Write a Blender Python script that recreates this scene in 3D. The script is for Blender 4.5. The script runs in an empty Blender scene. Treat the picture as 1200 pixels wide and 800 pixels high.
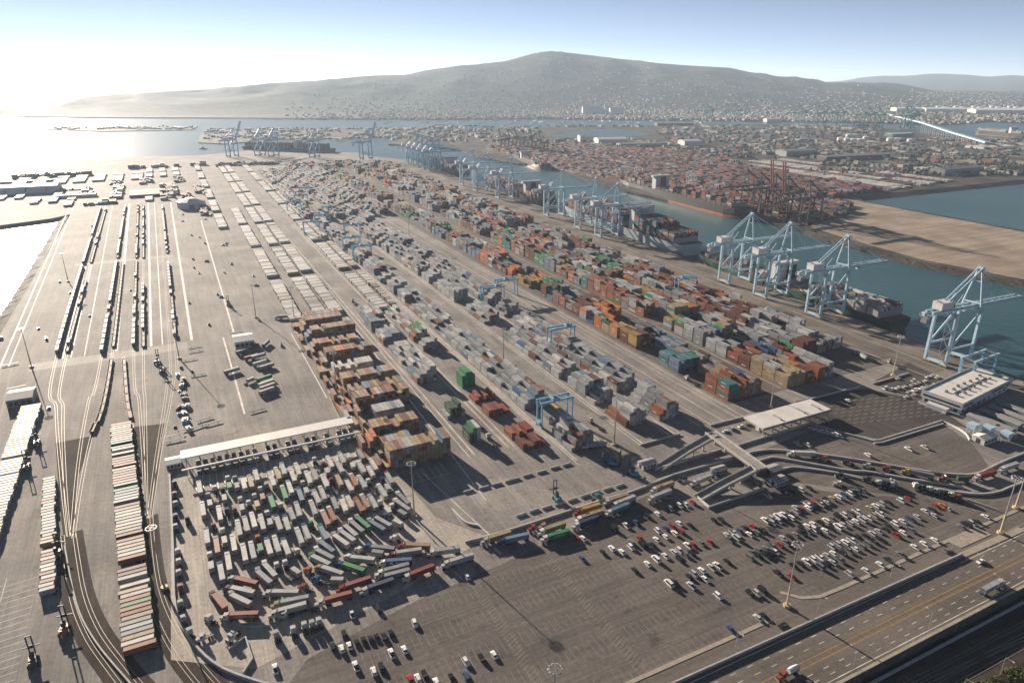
import bpy, bmesh, math, random
import numpy as np
from mathutils import Vector, Matrix, noise
from mathutils.geometry import tessellate_polygon
rnd = random.Random(11)
R = math.radians
# ------------------------------------------------------------------ camera, sky, sun, exposure
F, PITCH, H = 800.0, R(21.0), 220.0          # focal length in photo pixels (1200 wide), tilt, height above the yard
scene = bpy.context.scene
cd = bpy.data.cameras.new('camera'); cam = bpy.data.objects.new('camera', cd)
scene.collection.objects.link(cam); scene.camera = cam
cam.location = (0, 0, H); cam.rotation_euler = (R(90) - PITCH, 0, 0)
cd.sensor_width = 36; cd.lens = 24.0; cd.clip_start = 1; cd.clip_end = 200000
SUN_AZ, SUN_EL = R(-38.4), R(16.2)           # azimuth from +Y towards +X
sundir = Vector((math.sin(SUN_AZ) * math.cos(SUN_EL), math.cos(SUN_AZ) * math.cos(SUN_EL), math.sin(SUN_EL)))
w = bpy.data.worlds.new('World'); scene.world = w; w.use_nodes = True
nt = w.node_tree; nt.nodes.clear()
sky = nt.nodes.new('ShaderNodeTexSky'); sky.sky_type = 'NISHITA'; sky.sun_disc = False
sky.sun_elevation = SUN_EL; sky.sun_rotation = SUN_AZ % (2 * math.pi)
sky.altitude = 200; sky.air_density = 0.23; sky.dust_density = 0.0; sky.ozone_density = 0.0
bg = nt.nodes.new('ShaderNodeBackground'); bg.inputs[1].default_value = 0.05
wo = nt.nodes.new('ShaderNodeOutputWorld')
hs = nt.nodes.new('ShaderNodeHueSaturation'); hs.inputs['Saturation'].default_value = 0.84; nt.links.new(sky.outputs[0], hs.inputs['Color']); nt.links.new(hs.outputs[0], bg.inputs[0]); nt.links.new(bg.outputs[0], wo.inputs[0])
sl = bpy.data.lights.new('sun', 'SUN'); sl.energy = 5.0; sl.angle = R(0.5); sl.color = (1.0, 0.86, 0.70)
so = bpy.data.objects.new('sun', sl); scene.collection.objects.link(so)
so.rotation_euler = (-sundir).to_track_quat('-Z', 'Y').to_euler(); so.location = (0, 0, 900)
vs = scene.view_settings
vs.view_transform = 'Standard'; vs.look = 'None'; vs.gamma = 1.0; vs.use_curve_mapping = False; vs.exposure = 1.42
scene.cycles.volume_bounces = 1; scene.cycles.max_bounces = 5; scene.cycles.diffuse_bounces = 2
scene.cycles.glossy_bounces = 2; scene.cycles.transparent_max_bounces = 6
try: scene.cycles.use_denoising = True
except Exception: pass
# ------------------------------------------------------------------ helpers
TH = R(26.3); SA, CA = math.sin(TH), math.cos(TH)
def P(u, v, z=0.0):                            # photo pixel -> point on the plane at height z
    x = (u - 600) / F; y = (v - 400) / F
    dy = math.cos(PITCH) - y * math.sin(PITCH); dz = -math.sin(PITCH) - y * math.cos(PITCH)
    t = (z - H) / dz
    return Vector((x * t, dy * t, z))
def T(a, b, z=0.0):                            # terminal frame: a along the stack rows, b across them
    return Vector((-SA * a + CA * b, CA * a + SA * b, z))
def AB(p): return (-SA * p[0] + CA * p[1], CA * p[0] + SA * p[1])
def PA(u, v, z=0.0): return AB(P(u, v, z))
def quay(a): return 581 + (a - 322) * 0.0385   # quay edge
COL = scene.collection
def link(o): COL.objects.link(o); return o
def tag(o, label=None, cat=None, group=None, kind=None):
    if label: o['label'] = label
    if cat: o['category'] = cat
    if group: o['group'] = group
    if kind: o['kind'] = kind
    return o
def thing(name, label, cat, loc, rz=0.0, group=None):
    o = bpy.data.objects.new(name, None); o.empty_display_size = 0.5
    o.location = loc; o.rotation_euler = (0, 0, rz); link(o)
    return tag(o, label, cat, group)
def obj(name, mesh, parent=None, loc=(0, 0, 0), rz=0.0, color=None, scale=None):
    o = bpy.data.objects.new(name, mesh); o.location = loc; o.rotation_euler = (0, 0, rz)
    if scale: o.scale = scale
    if color: o.color = (*color[:3], 1)
    if parent is not None: o.parent = parent
    return link(o)
class MB:
    def __init__(s): s.v = []; s.f = []; s.m = []; s.mats = []
    def mi(s, m):
        if m not in s.mats: s.mats.append(m)
        return s.mats.index(m)
    def add(s, vs, fs, m):
        k = len(s.v); i = s.mi(m); s.v += [tuple(p) for p in vs]
        for f in fs: s.f.append(tuple(k + q for q in f)); s.m.append(i)
    def box(s, c, d, m, rz=0.0, taper=None):
        x, y, z = d[0] / 2, d[1] / 2, d[2] / 2; t = taper or (1, 1)
        pts = [(-x, -y, -z), (x, -y, -z), (x, y, -z), (-x, y, -z), (-x * t[0], -y * t[1], z), (x * t[0], -y * t[1], z), (x * t[0], y * t[1], z), (-x * t[0], y * t[1], z)]
        cs, sn = math.cos(rz), math.sin(rz)
        s.add([(c[0] + p[0] * cs - p[1] * sn, c[1] + p[0] * sn + p[1] * cs, c[2] + p[2]) for p in pts],
              [(0, 3, 2, 1), (4, 5, 6, 7), (0, 1, 5, 4), (1, 2, 6, 5), (2, 3, 7, 6), (3, 0, 4, 7)], m); return s
    def bar(s, p, q, w, m, h=None):              # square bar between two points
        p, q = Vector(p), Vector(q); d = (q - p).normalized(); h = h or w
        up = Vector((0, 0, 1)) if abs(d.z) < .95 else Vector((0, 1, 0))
        x = d.cross(up).normalized() * (w / 2); y = x.cross(d).normalized() * (h / 2)
        pts = [p - x - y, p + x - y, p + x + y, p - x + y, q - x - y, q + x - y, q + x + y, q - x + y]
        s.add(pts, [(0, 1, 2, 3), (7, 6, 5, 4), (0, 4, 5, 1), (1, 5, 6, 2), (2, 6, 7, 3), (3, 7, 4, 0)], m); return s
    def tube(s, p, q, r, m, n=8, r2=None, caps=True):
        p, q = Vector(p), Vector(q); d = (q - p).normalized(); r2 = r if r2 is None else r2
        up = Vector((0, 0, 1)) if abs(d.z) < .95 else Vector((0, 1, 0))
        x = d.cross(up).normalized(); y = x.cross(d)
        a = [p + (x * math.cos(2 * math.pi * i / n) + y * math.sin(2 * math.pi * i / n)) * r for i in range(n)]
        b = [q + (x * math.cos(2 * math.pi * i / n) + y * math.sin(2 * math.pi * i / n)) * r2 for i in range(n)]
        fs = [(i, (i + 1) % n, n + (i + 1) % n, n + i) for i in range(n)]
        if caps: fs += [tuple(range(n - 1, -1, -1)), tuple(range(n, 2 * n))]
        s.add(a + b, fs, m); return s
    def prism(s, pts, z0, z1, m, mside=None):    # polygon outline (x, y) extruded from z0 up to z1
        n = len(pts); tri = tessellate_polygon([[Vector((p[0], p[1], 0)) for p in pts]])
        area = sum(pts[i][0] * pts[(i + 1) % n][1] - pts[(i + 1) % n][0] * pts[i][1] for i in range(n))
        top = []
        for t in tri:
            a, b, c = (pts[i] for i in t)
            ccw = (b[0] - a[0]) * (c[1] - a[1]) - (b[1] - a[1]) * (c[0] - a[0]) > 0
            top.append(tuple(t) if ccw else tuple(reversed(t)))
        s.add([(p[0], p[1], z1) for p in pts], top, m)
        if z0 is not None and z0 < z1:
            sd = [(i, (i + 1) % n, n + (i + 1) % n, n + i) for i in range(n)]
            if area < 0: sd = [tuple(reversed(f)) for f in sd]
            s.add([(p[0], p[1], z0) for p in pts] + [(p[0], p[1], z1) for p in pts], sd, mside or m)
        return s
    def mesh(s, name, smooth=False):
        me = bpy.data.meshes.new(name); me.from_pydata(s.v, [], s.f)
        for m in s.mats: me.materials.append(m)
        if len(s.mats) > 1: me.polygons.foreach_set('material_index', s.m)
        if smooth: me.polygons.foreach_set('use_smooth', [True] * len(me.polygons))
        me.update(); return me
def strip(mb, pts, width, z, m, z1=None):        # ribbon along a polyline; with z1 a wall of that height
    pts = [Vector((p[0], p[1], 0)) for p in pts]; n = len(pts); L = []; Rr = []
    for i in range(n):
        d = (pts[min(i + 1, n - 1)] - pts[max(i - 1, 0)]).normalized(); s = Vector((-d.y, d.x, 0)) * width / 2
        L.append(pts[i] + s); Rr.append(pts[i] - s)
    if z1 is None:
        mb.add([(p.x, p.y, z) for p in L] + [(p.x, p.y, z) for p in Rr], [(n + i, n + i + 1, i + 1, i) for i in range(n - 1)], m)
    else:
        v = [(p.x, p.y, z) for p in L] + [(p.x, p.y, z) for p in Rr] + [(p.x, p.y, z1) for p in L] + [(p.x, p.y, z1) for p in Rr]
        f = []
        for i in range(n - 1):
            f += [(3 * n + i, 3 * n + i + 1, 2 * n + i + 1, 2 * n + i), (i, 2 * n + i, 2 * n + i + 1, i + 1), (n + i, n + i + 1, 3 * n + i + 1, 3 * n + i)]
        f += [(0, n, 3 * n, 2 * n), (n - 1, 3 * n - 1, 4 * n - 1, 2 * n - 1)]
        mb.add(v, f, m)
def smooth_line(pts, k=6):                       # Catmull-Rom through the points
    out = []
    for i in range(len(pts) - 1):
        p0, p1, p2, p3 = pts[max(i - 1, 0)], pts[i], pts[i + 1], pts[min(i + 2, len(pts) - 1)]
        for j in range(k):
            t = j / k
            out.append(tuple(0.5 * (2 * p1[c] + (p2[c] - p0[c]) * t + (2 * p0[c] - 5 * p1[c] + 4 * p2[c] - p3[c]) * t * t + (3 * p1[c] - p0[c] - 3 * p2[c] + p3[c]) * t ** 3) for c in (0, 1)))
    out.append(tuple(pts[-1][:2])); return out
# ------------------------------------------------------------------ materials
def _base(name, rough, spec=0.5, metal=0.0):
    m = bpy.data.materials.new(name); m.use_nodes = True; n = m.node_tree
    b = n.nodes['Principled BSDF']; b.inputs['Roughness'].default_value = rough
    b.inputs['Specular IOR Level'].default_value = spec; b.inputs['Metallic'].default_value = metal
    return m, n, b
def _noise(n, scale, detail=4.0, stretch=None, rot=None):
    g = n.nodes.new('ShaderNodeNewGeometry'); mp = n.nodes.new('ShaderNodeMapping'); t = n.nodes.new('ShaderNodeTexNoise')
    n.links.new(g.outputs['Position'], mp.inputs[0])
    mp.vector_type = 'TEXTURE'
    if rot: mp.inputs['Rotation'].default_value = (0, 0, rot)
    mp.inputs['Scale'].default_value = stretch or (1, 1, 1)
    n.links.new(mp.outputs[0], t.inputs['Vector']); t.inputs['Scale'].default_value = scale; t.inputs['Detail'].default_value = detail
    return t.outputs['Fac']
def _ramp(n, fac, p0, p1, c0, c1):
    r = n.nodes.new('ShaderNodeValToRGB'); n.links.new(fac, r.inputs[0])
    r.color_ramp.elements[0].position = p0; r.color_ramp.elements[1].position = p1
    r.color_ramp.elements[0].color = (*c0, 1); r.color_ramp.elements[1].color = (*c1, 1); return r.outputs[0]
def _mul(n, a, b, fac=1.0):
    x = n.nodes.new('ShaderNodeMix'); x.data_type = 'RGBA'; x.blend_type = 'MULTIPLY'; x.inputs[0].default_value = fac
    n.links.new(a, x.inputs[6]); n.links.new(b, x.inputs[7]); return x.outputs[2]
def plain(name, col, rough=0.6, spec=0.4, metal=0.0, var=0.25, scale=0.35):
    m, n, b = _base(name, rough, spec, metal); col = tuple(q * .76 for q in col)
    k = 1 - var
    c = _ramp(n, _noise(n, scale, 5), 0.3, 0.7, tuple(q * k for q in col), tuple(min(1, q * (1 + var * .6)) for q in col))
    n.links.new(c, b.inputs['Base Color']); return m
def ground(name, col, var=0.3, rough=0.8, spec=0.08, stretch=(6, 40, 1), rot=TH, fine=0.5, bump=0.0, slabs=False):
    m, n, b = _base(name, rough, spec); col = tuple(q * .78 for q in col)
    k = 1 - var
    c1 = _ramp(n, _noise(n, 0.02, 6), 0.35, 0.65, tuple(q * k for q in col), tuple(q * (1 + var * .5) for q in col))
    c2 = _ramp(n, _noise(n, 1.0, 4, stretch, rot), 0.3, 0.7, (1 - var * 1.1,) * 3, (1.0 + var * .15,) * 3)
    c3 = _ramp(n, _noise(n, fine, 5), 0.3, 0.72, (0.78,) * 3, (1.08,) * 3)
    out = _mul(n, _mul(n, c1, c2), c3)
    if slabs:
        g = n.nodes.new('ShaderNodeNewGeometry'); mp = n.nodes.new('ShaderNodeMapping'); mp.vector_type = 'TEXTURE'; mp.inputs['Rotation'].default_value = (0, 0, TH)
        n.links.new(g.outputs['Position'], mp.inputs[0])
        vo = n.nodes.new('ShaderNodeTexVoronoi'); vo.distance = 'CHEBYCHEV'; vo.inputs['Scale'].default_value = .03; n.links.new(mp.outputs[0], vo.inputs['Vector'])
        out = _mul(n, out, _ramp(n, vo.outputs['Color'], .1, .9, (.84, .85, .87), (1.06, 1.05, 1.03)))
        br = n.nodes.new('ShaderNodeTexBrick'); br.inputs['Scale'].default_value = 1.0; br.inputs['Brick Width'].default_value = 7.3; br.inputs['Row Height'].default_value = 14.0; br.offset = 0.0; br.inputs['Mortar Size'].default_value = .16; br.inputs['Mortar Smooth'].default_value = .6
        br.inputs['Color1'].default_value = br.inputs['Color2'].default_value = (1, 1, 1, 1); br.inputs['Mortar'].default_value = (.80, .79, .78, 1); n.links.new(mp.outputs[0], br.inputs['Vector'])
        out = _mul(n, out, br.outputs['Color'])
        out = _mul(n, out, _ramp(n, _noise(n, 1.0, 3, (1.1, 90, 1), rot), .42, .62, (.86, .86, .86), (1.03,) * 3))
        out = _mul(n, out, _ramp(n, _noise(n, .11, 8), .30, .40, (.72, .71, .70), (1, 1, 1)))
    n.links.new(out, b.inputs['Base Color'])
    return m
def painted(name, rough=0.45, spec=0.5, var=0.3, scale=0.6, attr=None, metal=0.0):   # colour of the object (or of a colour attribute) with dirt
    m, n, b = _base(name, rough, spec, metal)
    if attr:
        a = n.nodes.new('ShaderNodeAttribute'); a.attribute_name = attr; col = a.outputs['Color']
    else:
        a = n.nodes.new('ShaderNodeObjectInfo'); col = a.outputs['Color']
    dirt = _ramp(n, _noise(n, scale, 5), 0.3, 0.68, (1 - var, 1 - var * 1.05, 1 - var * 1.1), (1.05,) * 3)
    n.links.new(_mul(n, col, dirt), b.inputs['Base Color']); return m
M = {}
M['yard'] = ground('yard_paving', (0.42, 0.385, 0.36), var=.24, slabs=True)
M['park'] = ground('parking_asphalt', (0.235, 0.208, 0.190), var=.2, slabs=True, rot=TH + R(90), stretch=(4, 60, 1))
M['dark'] = ground('dark_asphalt', (0.135, 0.122, 0.114), var=.2, slabs=True)
M['road'] = ground('road_asphalt', (0.205, 0.180, 0.158), var=.2, rot=TH + R(90), stretch=(2, 90, 1))
M['wharf'] = ground('wharf_deck', (0.34, 0.30, 0.265), var=.35, slabs=True)
M['conc'] = ground('queue_concrete', (0.66, 0.60, 0.53), var=.18, slabs=True)
M['ballast'] = ground('rail_ballast', (0.105, 0.085, 0.07), var=.3, spec=.02, stretch=(2, 20, 1))
M['sand'] = ground('bare_sand_fill', (0.47, 0.385, 0.305), var=.26, rot=R(-64), stretch=(7, 300, 1))
M['rock'] = ground('riprap_rock', (0.11, 0.098, 0.085), var=.6, fine=1.2, stretch=(3, 3, 1))
M['earth'] = ground('port_land', (0.155, 0.14, 0.12), var=.5, stretch=(30, 200, 1), fine=.03)
M['city'] = ground('city_land', (0.13, 0.12, 0.10), var=.5, stretch=(60, 200, 1), fine=.015)
M['hill'] = ground('hill_scrub', (0.085, 0.085, 0.065), var=.6, stretch=(250, 150, 1), fine=.012)
M['white'] = plain('white_paint', (0.74, 0.73, 0.70), .5, var=.1)
M['line'] = plain('worn_line_paint', (0.74, 0.71, 0.66), .7, .2, var=.4, scale=.15)
M['fline'] = plain('faded_line_paint', (0.33, 0.295, 0.26), .8, .2, var=.4, scale=.2)
M['yline'] = plain('yellow_line_paint', (0.50, 0.27, 0.06), .7, .2, var=.3)
M['cstrip'] = plain('concrete_runway', (0.52, 0.475, 0.42), .8, .2, var=.35, scale=.08)
M['kerb'] = plain('kerb_concrete', (0.42, 0.37, 0.30), .8, .2, var=.2)
M['krail'] = plain('barrier_concrete', (0.50, 0.50, 0.50), .75, .2, var=.2)
M['concrete'] = plain('structural_concrete', (0.36, 0.335, 0.30), .8, .2, var=.2)
M['dconc'] = plain('shade_darkened_concrete', (0.13, 0.12, 0.11), .85, .1, var=.35)  # darker copy of the concrete: shade on the retaining wall's face put into colour
M['lowasph'] = ground('low_ground_asphalt', (0.055, 0.052, 0.05), var=.3)  # darkened all over, so the colour carries part of the shadow below the road
M['steel'] = plain('grey_steel', (0.30, 0.31, 0.32), .5, .5, .3, var=.2)
M['rail'] = plain('rail_steel', (0.42, 0.38, 0.34), .6, .3, .2, var=.2)
M['rust'] = plain('rusty_steel', (0.16, 0.085, 0.055), .7, .3, var=.35)
M['black'] = plain('black_rubber', (0.02, 0.02, 0.021), .8, .3, var=.2)
M['dsteel'] = plain('dark_steel', (0.05, 0.05, 0.055), .6, .4, var=.25)
M['glass'] = plain('dark_glass', (0.02, 0.03, 0.04), .08, .8, var=.1)
M['yellow'] = plain('yellow_machine_paint', (0.62, 0.40, 0.08), .5, .4, var=.2)
M['cream'] = plain('cream_mast_paint', (0.62, 0.50, 0.30), .6, .3, var=.15)
M['galv'] = plain('galvanised_steel', (0.5, 0.5, 0.5), .45, .5, .4, var=.15)
M['crane'] = plain('pale_blue_crane_paint', (0.52, 0.69, 0.80), .45, .5, var=.18)
M['craneb'] = plain('blue_crane_paint', (0.24, 0.50, 0.68), .45, .5, var=.2)
M['cranew'] = plain('white_machinery_house', (0.74, 0.74, 0.74), .5, .4, var=.1)
M['craned'] = plain('dark_crane_paint', (0.10, 0.085, 0.08), .6, .3, var=.3)
M['craner'] = plain('red_boom_paint', (0.52, 0.17, 0.10), .6, .3, var=.2)
M['craneg'] = plain('teal_crane_paint', (0.10, 0.26, 0.25), .6, .3, var=.2)
M['roofw'] = plain('white_roof', (0.76, 0.74, 0.70), .6, .3, var=.12, scale=.1)
M['wall'] = plain('white_wall', (0.68, 0.68, 0.68), .6, .3, var=.08)
M['roofg'] = plain('grey_roof', (0.30, 0.30, 0.30), .7, .3, var=.2)
M['leaf'] = plain('shrub_leaf', (0.10, 0.11, 0.025), .7, .2, var=.5, scale=1.5)
M['bark'] = plain('tree_bark', (0.09, 0.07, 0.05), .9, .1, var=.3)
M['ob'] = painted('object_paint'); M['cont'] = painted('container_paint', .62, .22, .3, .25)
M['car'] = painted('car_paint', .25, .5, .1, .8)
M['att'] = painted('mass_paint', .62, .22, .3, .25, 'Col')
M['attf'] = painted('far_mass_paint', .7, .3, .35, .02, 'Col')
def water_mat():
    m, n, b = _base('harbour_water', 0.34, 0.5)
    b.inputs['IOR'].default_value = 1.33
    c = _ramp(n, _noise(n, .004, 5), .3, .7, (0.016, 0.062, 0.072), (0.030, 0.090, 0.098))
    n.links.new(c, b.inputs['Base Color'])
    g = n.nodes.new('ShaderNodeNewGeometry'); t = n.nodes.new('ShaderNodeTexNoise'); t.inputs['Scale'].default_value = .12; t.inputs['Detail'].default_value = 6
    n.links.new(g.outputs['Position'], t.inputs['Vector'])
    bp = n.nodes.new('ShaderNodeBump'); bp.inputs['Strength'].default_value = .4; bp.inputs['Distance'].default_value = 1.2
    n.links.new(t.outputs['Fac'], bp.inputs['Height']); n.links.new(bp.outputs[0], b.inputs['Normal']); return m
M['water'] = water_mat()
def boxes_mesh(name, arr, mat, bottom=False):    # arr rows: x y z sx sy sz rz r g b ; boxes standing with z as their underside
    A = np.array(arr, float); n = len(A)
    k = np.array([[-.5, -.5, 0], [.5, -.5, 0], [.5, .5, 0], [-.5, .5, 0], [-.5, -.5, 1], [.5, -.5, 1], [.5, .5, 1], [-.5, .5, 1]])
    L = k[None] * A[:, None, 3:6]; c, s = np.cos(A[:, 6])[:, None], np.sin(A[:, 6])[:, None]
    V = np.stack([A[:, 0:1] + L[..., 0] * c - L[..., 1] * s, A[:, 1:2] + L[..., 0] * s + L[..., 1] * c, A[:, 2:3] + L[..., 2]], -1).reshape(-1, 3)
    q = np.array([[4, 5, 6, 7], [0, 1, 5, 4], [1, 2, 6, 5], [2, 3, 7, 6], [3, 0, 4, 7]])
    Fc = (q[None] + (np.arange(n) * 8)[:, None, None]).reshape(-1)
    me = bpy.data.meshes.new(name); nf = n * 5
    me.vertices.add(n * 8); me.vertices.foreach_set('co', V.ravel())
    me.loops.add(nf * 4); me.loops.foreach_set('vertex_index', Fc.astype(np.int32))
    me.polygons.add(nf); me.polygons.foreach_set('loop_start', (np.arange(nf) * 4).astype(np.int32))
    me.polygons.foreach_set('loop_total', np.full(nf, 4, np.int32))
    at = me.attributes.new('Col', 'FLOAT_COLOR', 'POINT')
    cc = np.ones((n, 8, 4)); cc[..., :3] = A[:, None, 7:10]; at.data.foreach_set('color', cc.ravel())
    me.materials.append(mat); me.update(calc_edges=True); me.validate(); me.shade_flat(); return me
# ------------------------------------------------------------------ setting: water and land
WZ = -5.0
def struct(name, mesh): return tag(obj(name, mesh), kind='structure')
def xy(pts): return [(p[0], p[1]) for p in pts]
mb = MB(); mb.add([(-90000, -3000, WZ), (90000, -3000, WZ), (90000, 90000, WZ), (-90000, 90000, WZ)], [(0, 1, 2, 3)], M['water'])
struct('harbour_water', mb.mesh('harbour_water'))
main = [T(123, -420), T(123, 760), P(1420, 540), P(1290, 470), P(1200, 452), T(262, quay(262)), T(1000, quay(1000)), T(1960, quay(1960)), P(432, 183), P(418, 179),
        P(290, 176), P(236, 182), P(150, 184.5), P(70, 187.5), P(0, 191), P(-260, 205), P(-260, 290), P(0, 264), P(60, 256), P(83, 251), P(76, 262), P(42, 322), P(0, 392), T(640, -190), T(123, -190)]
mb = MB(); mb.prism(xy(main), WZ - 2, 0.0, M['yard'], M['concrete']); struct('terminal_ground', mb.mesh('terminal_ground'))
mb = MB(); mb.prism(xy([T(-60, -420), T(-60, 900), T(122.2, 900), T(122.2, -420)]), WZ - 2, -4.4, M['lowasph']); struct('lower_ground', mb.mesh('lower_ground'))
# rock slopes along the left lagoon
def slope(name, line, out, drop=5.5, width=14):
    mb = MB(); n = len(line); v = []
    rows = 5
    for j in range(rows):
        for i, p in enumerate(line):
            d = Vector(line[min(i + 1, n - 1)]) - Vector(line[max(i - 1, 0)]); s = Vector((d.y, -d.x, 0)).normalized() * out
            t = j / (rows - 1); q = Vector((p[0], p[1], 0)) + s * (width * t) + Vector((rnd.uniform(-1, 1), rnd.uniform(-1, 1), 0)) * (1.0 if j else 0)
            v.append((q.x, q.y, -0.15 - drop * t + (rnd.uniform(-.5, .5) if j else 0)))
    mb.add(v, [(j * n + i, j * n + i + 1, (j + 1) * n + i + 1, (j + 1) * n + i) for j in range(rows - 1) for i in range(n - 1)], M['rock'])
    return struct(name, mb.mesh(name))
def dense(a, b, step=6):
    a, b = Vector(a), Vector(b); n = max(2, int((b - a).length / step)); return [a.lerp(b, i / n) for i in range(n + 1)]
ln = dense(P(80, 253), P(42, 322)) + dense(P(42, 322), P(0, 392)) + dense(P(0, 392), T(640, -190)) + dense(T(640, -190), T(250, -190))
slope('lagoon_bank', ln, 1, width=16)
slope('lagoon_bank', dense(P(-200, 285), P(0, 264), 12) + dense(P(0, 264), P(83, 251), 12), 1, width=20)
# land across the channel
isl = [(455, 169), (500, 171), (540, 176), (560, 184), (606, 192), (636, 192), (690, 211), (735, 224), (840, 247), (895, 259), (945, 270), (957, 271), (1016, 289), (1075, 306), (1200, 331), (1450, 385),
       (1450, 318), (1200, 270), (1010, 235), (1002, 231), (1075, 223), (1187, 212), (1300, 206), (1500, 199), (1500, 182), (1200, 167), (1120, 161), (1040, 151), (950, 146.5), (840, 145.5), (780, 147), (700, 147), (640, 150), (560, 153), (480, 157)]
mb = MB(); mb.prism(xy([P(u, v, -1) for u, v in isl]), WZ - 2, -1.0, M['earth'], M['rock']); struct('terminal_island_ground', mb.mesh('terminal_island_ground'))
fill = [(950, 266), (990, 279), (1016, 286), (1075, 303), (1200, 327.5), (1450, 378), (1450, 322), (1200, 272), (1012, 236.5), (990, 232.5), (968, 238), (958, 250)]
mb = MB(); mb.prism(xy([P(u, v, -.5) for u, v in fill]), None, -0.5, M['sand']); struct('sand_fill_ground', mb.mesh('sand_fill_ground'))
fl = dense(P(945, 270, -1), P(1075, 306, -1), 8) + dense(P(1075, 306, -1), P(1200, 331, -1), 8) + dense(P(1200, 331, -1), P(1400, 374, -1), 8)
slope('sand_fill_bank', fl, 1, 5.0, 16)
slope('lagoon_bank', dense(P(1002, 231, -1), P(1187, 212, -1), 14) + dense(P(1187, 212, -1), P(1300, 206, -1), 14), 1, 5.0, 26)
lag = [(638, 159), (660, 156), (690, 152), (712, 151), (740, 154), (768, 157), (745, 160), (700, 161), (660, 160.5)]
mb = MB(); mb.prism(xy([P(u, v, -.9) for u, v in lag]), None, -0.9, M['water']); struct('inner_basin_water', mb.mesh('inner_basin_water'))
for nm, pg in (('outer_harbour_mole', [(232, 167), (262, 168.5), (330, 163), (400, 162), (480, 159), (512, 154), (480, 149), (400, 149.5), (330, 152), (270, 154), (235, 158)]),
               ('breakwater', [(42, 151.5), (120, 154), (225, 152), (232, 148), (140, 149.5), (70, 150)])):
    mb = MB(); mb.prism(xy([P(u, v, -2) for u, v in pg]), WZ - 2, -2.0, M['earth'], M['rock']); struct(nm, mb.mesh(nm))
# ------------------------------------------------------------------ mainland with the long hill
CREST = [(-700, 128), (-100, 131), (0, 128), (60, 122), (130, 113), (200, 108), (270, 104), (320, 98), (380, 95), (430, 90), (480, 88), (500, 83), (530, 79), (560, 76), (600, 71), (628, 64), (645, 61), (662, 62), (690, 65), (720, 69), (760, 74), (800, 77), (850, 80), (880, 87), (920, 92), (960, 97), (1000, 97), (1040, 99), (1062, 102), (1085, 107), (1200, 109), (1800, 109)]
SHORE = [(-700, 150), (0, 137), (120, 138.5), (230, 139), (430, 141), (640, 140), (830, 142), (1000, 144), (1080, 146), (1110, 147), (1160, 143), (1200, 145), (1400, 150), (1800, 160)]
R1 = [(-700, 5600), (0, 5900), (200, 6600), (450, 7800), (650, 8600), (850, 9200), (1060, 10500), (1200, 12000), (1800, 12000)]
def lerp_tab(tab, x):
    for (x0, y0), (x1, y1) in zip(tab, tab[1:]):
        if x <= x1: return y0 + (y1 - y0) * max(0, (x - x0)) / (x1 - x0)
    return tab[-1][1]
def ray(u, v):
    x = (u - 600) / F; y = (v - 400) / F
    return x, math.cos(PITCH) - y * math.sin(PITCH), -math.sin(PITCH) - y * math.cos(PITCH)
def hill_point(u, t):
    v1 = lerp_tab(CREST, u); r1 = lerp_tab(R1, u); x, dy, dz = ray(u, v1); hl = math.hypot(x, dy)
    z1 = H + dz / hl * r1
    p0 = P(u, lerp_tab(SHORE, u), -3); r0 = math.hypot(p0.x, p0.y)
    d0 = Vector((p0.x, p0.y, 0)) / r0
    if t <= 1:
        r = r0 + (r1 - r0) * t; fk = min(1, max(0, (u - 60) / 420)); fl = .05 + .23 * fk * fk * (3 - 2 * fk)
        k = max(0, (t - fl) / (1 - fl)); prof = (k * k * (3 - 2 * k)) * .62 + k * .38
    else:
        r = r1 * (1 + (t - 1) * 3.2); prof = max(0.0, 1 - (t - 1) * 4.2)
    p = d0 * r
    n = noise.fractal(Vector((p.x / 750, p.y / 750, 3.1)), 1.0, 2.0, 6)
    rg = 1 - abs(noise.noise(Vector((p.x / 520, p.y / 1300, 9.0)))) * 1.6
    env = min(1, max(0, prof)) * (1 - 0.92 * max(0, 1 - abs(t - 1) / .06) if t < 1.06 else 1)
    z = -2.5 + (z1 + 2.5) * prof + env * (n * 44 + rg * 58 - 34) * min(1, z1 / 200) + (3.5 if t > .02 else 0)
    p.z = z; return p
us = [-700 + 6 * i for i in range(418)]; ts = [0, .015] + [i / 70 for i in range(1, 71)] + [1.02, 1.05, 1.1, 1.15, 1.24, 1.5, 2.2]
mb = MB(); nu = len(us)
mb.add([hill_point(u, t) for t in ts for u in us], [(j * nu + i, j * nu + i + 1, (j + 1) * nu + i + 1, (j + 1) * nu + i) for j in range(len(ts) - 1) for i in range(nu - 1)], M['hill'])
struct('mainland_hill', mb.mesh('mainland_hill', True))
# far mountains beyond the plain
RID = [(820, 101), (900, 100), (985, 95), (1010, 91), (1035, 88.5), (1060, 89), (1085, 87), (1110, 86), (1135, 88), (1160, 90), (1185, 88), (1200, 89), (1300, 87), (1420, 91), (1600, 96)]
v = []; uu = [820 + 6 * i for i in range(131)]
for j, (rr, k) in enumerate(((14500, -.02), (16500, .45), (19000, 1.0), (21500, .3))):
    for u in uu:
        x, dy, dz = ray(u, lerp_tab(RID, u)); hl = math.hypot(x, dy); z = (H + dz / hl * 19000) * k + (noise.noise(Vector((u / 25, j, 0))) * 36 if j in (1, 2) else 0) * (.35 if j == 2 else 1)
        v.append((x / hl * rr, dy / hl * rr, z - 3))
n = len(uu); mb = MB(); mb.add(v, [(j * n + i, j * n + i + 1, (j + 1) * n + i + 1, (j + 1) * n + i) for j in range(3) for i in range(n - 1)], M['hill'])
struct('far_mountains', mb.mesh('far_mountains', True))
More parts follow.
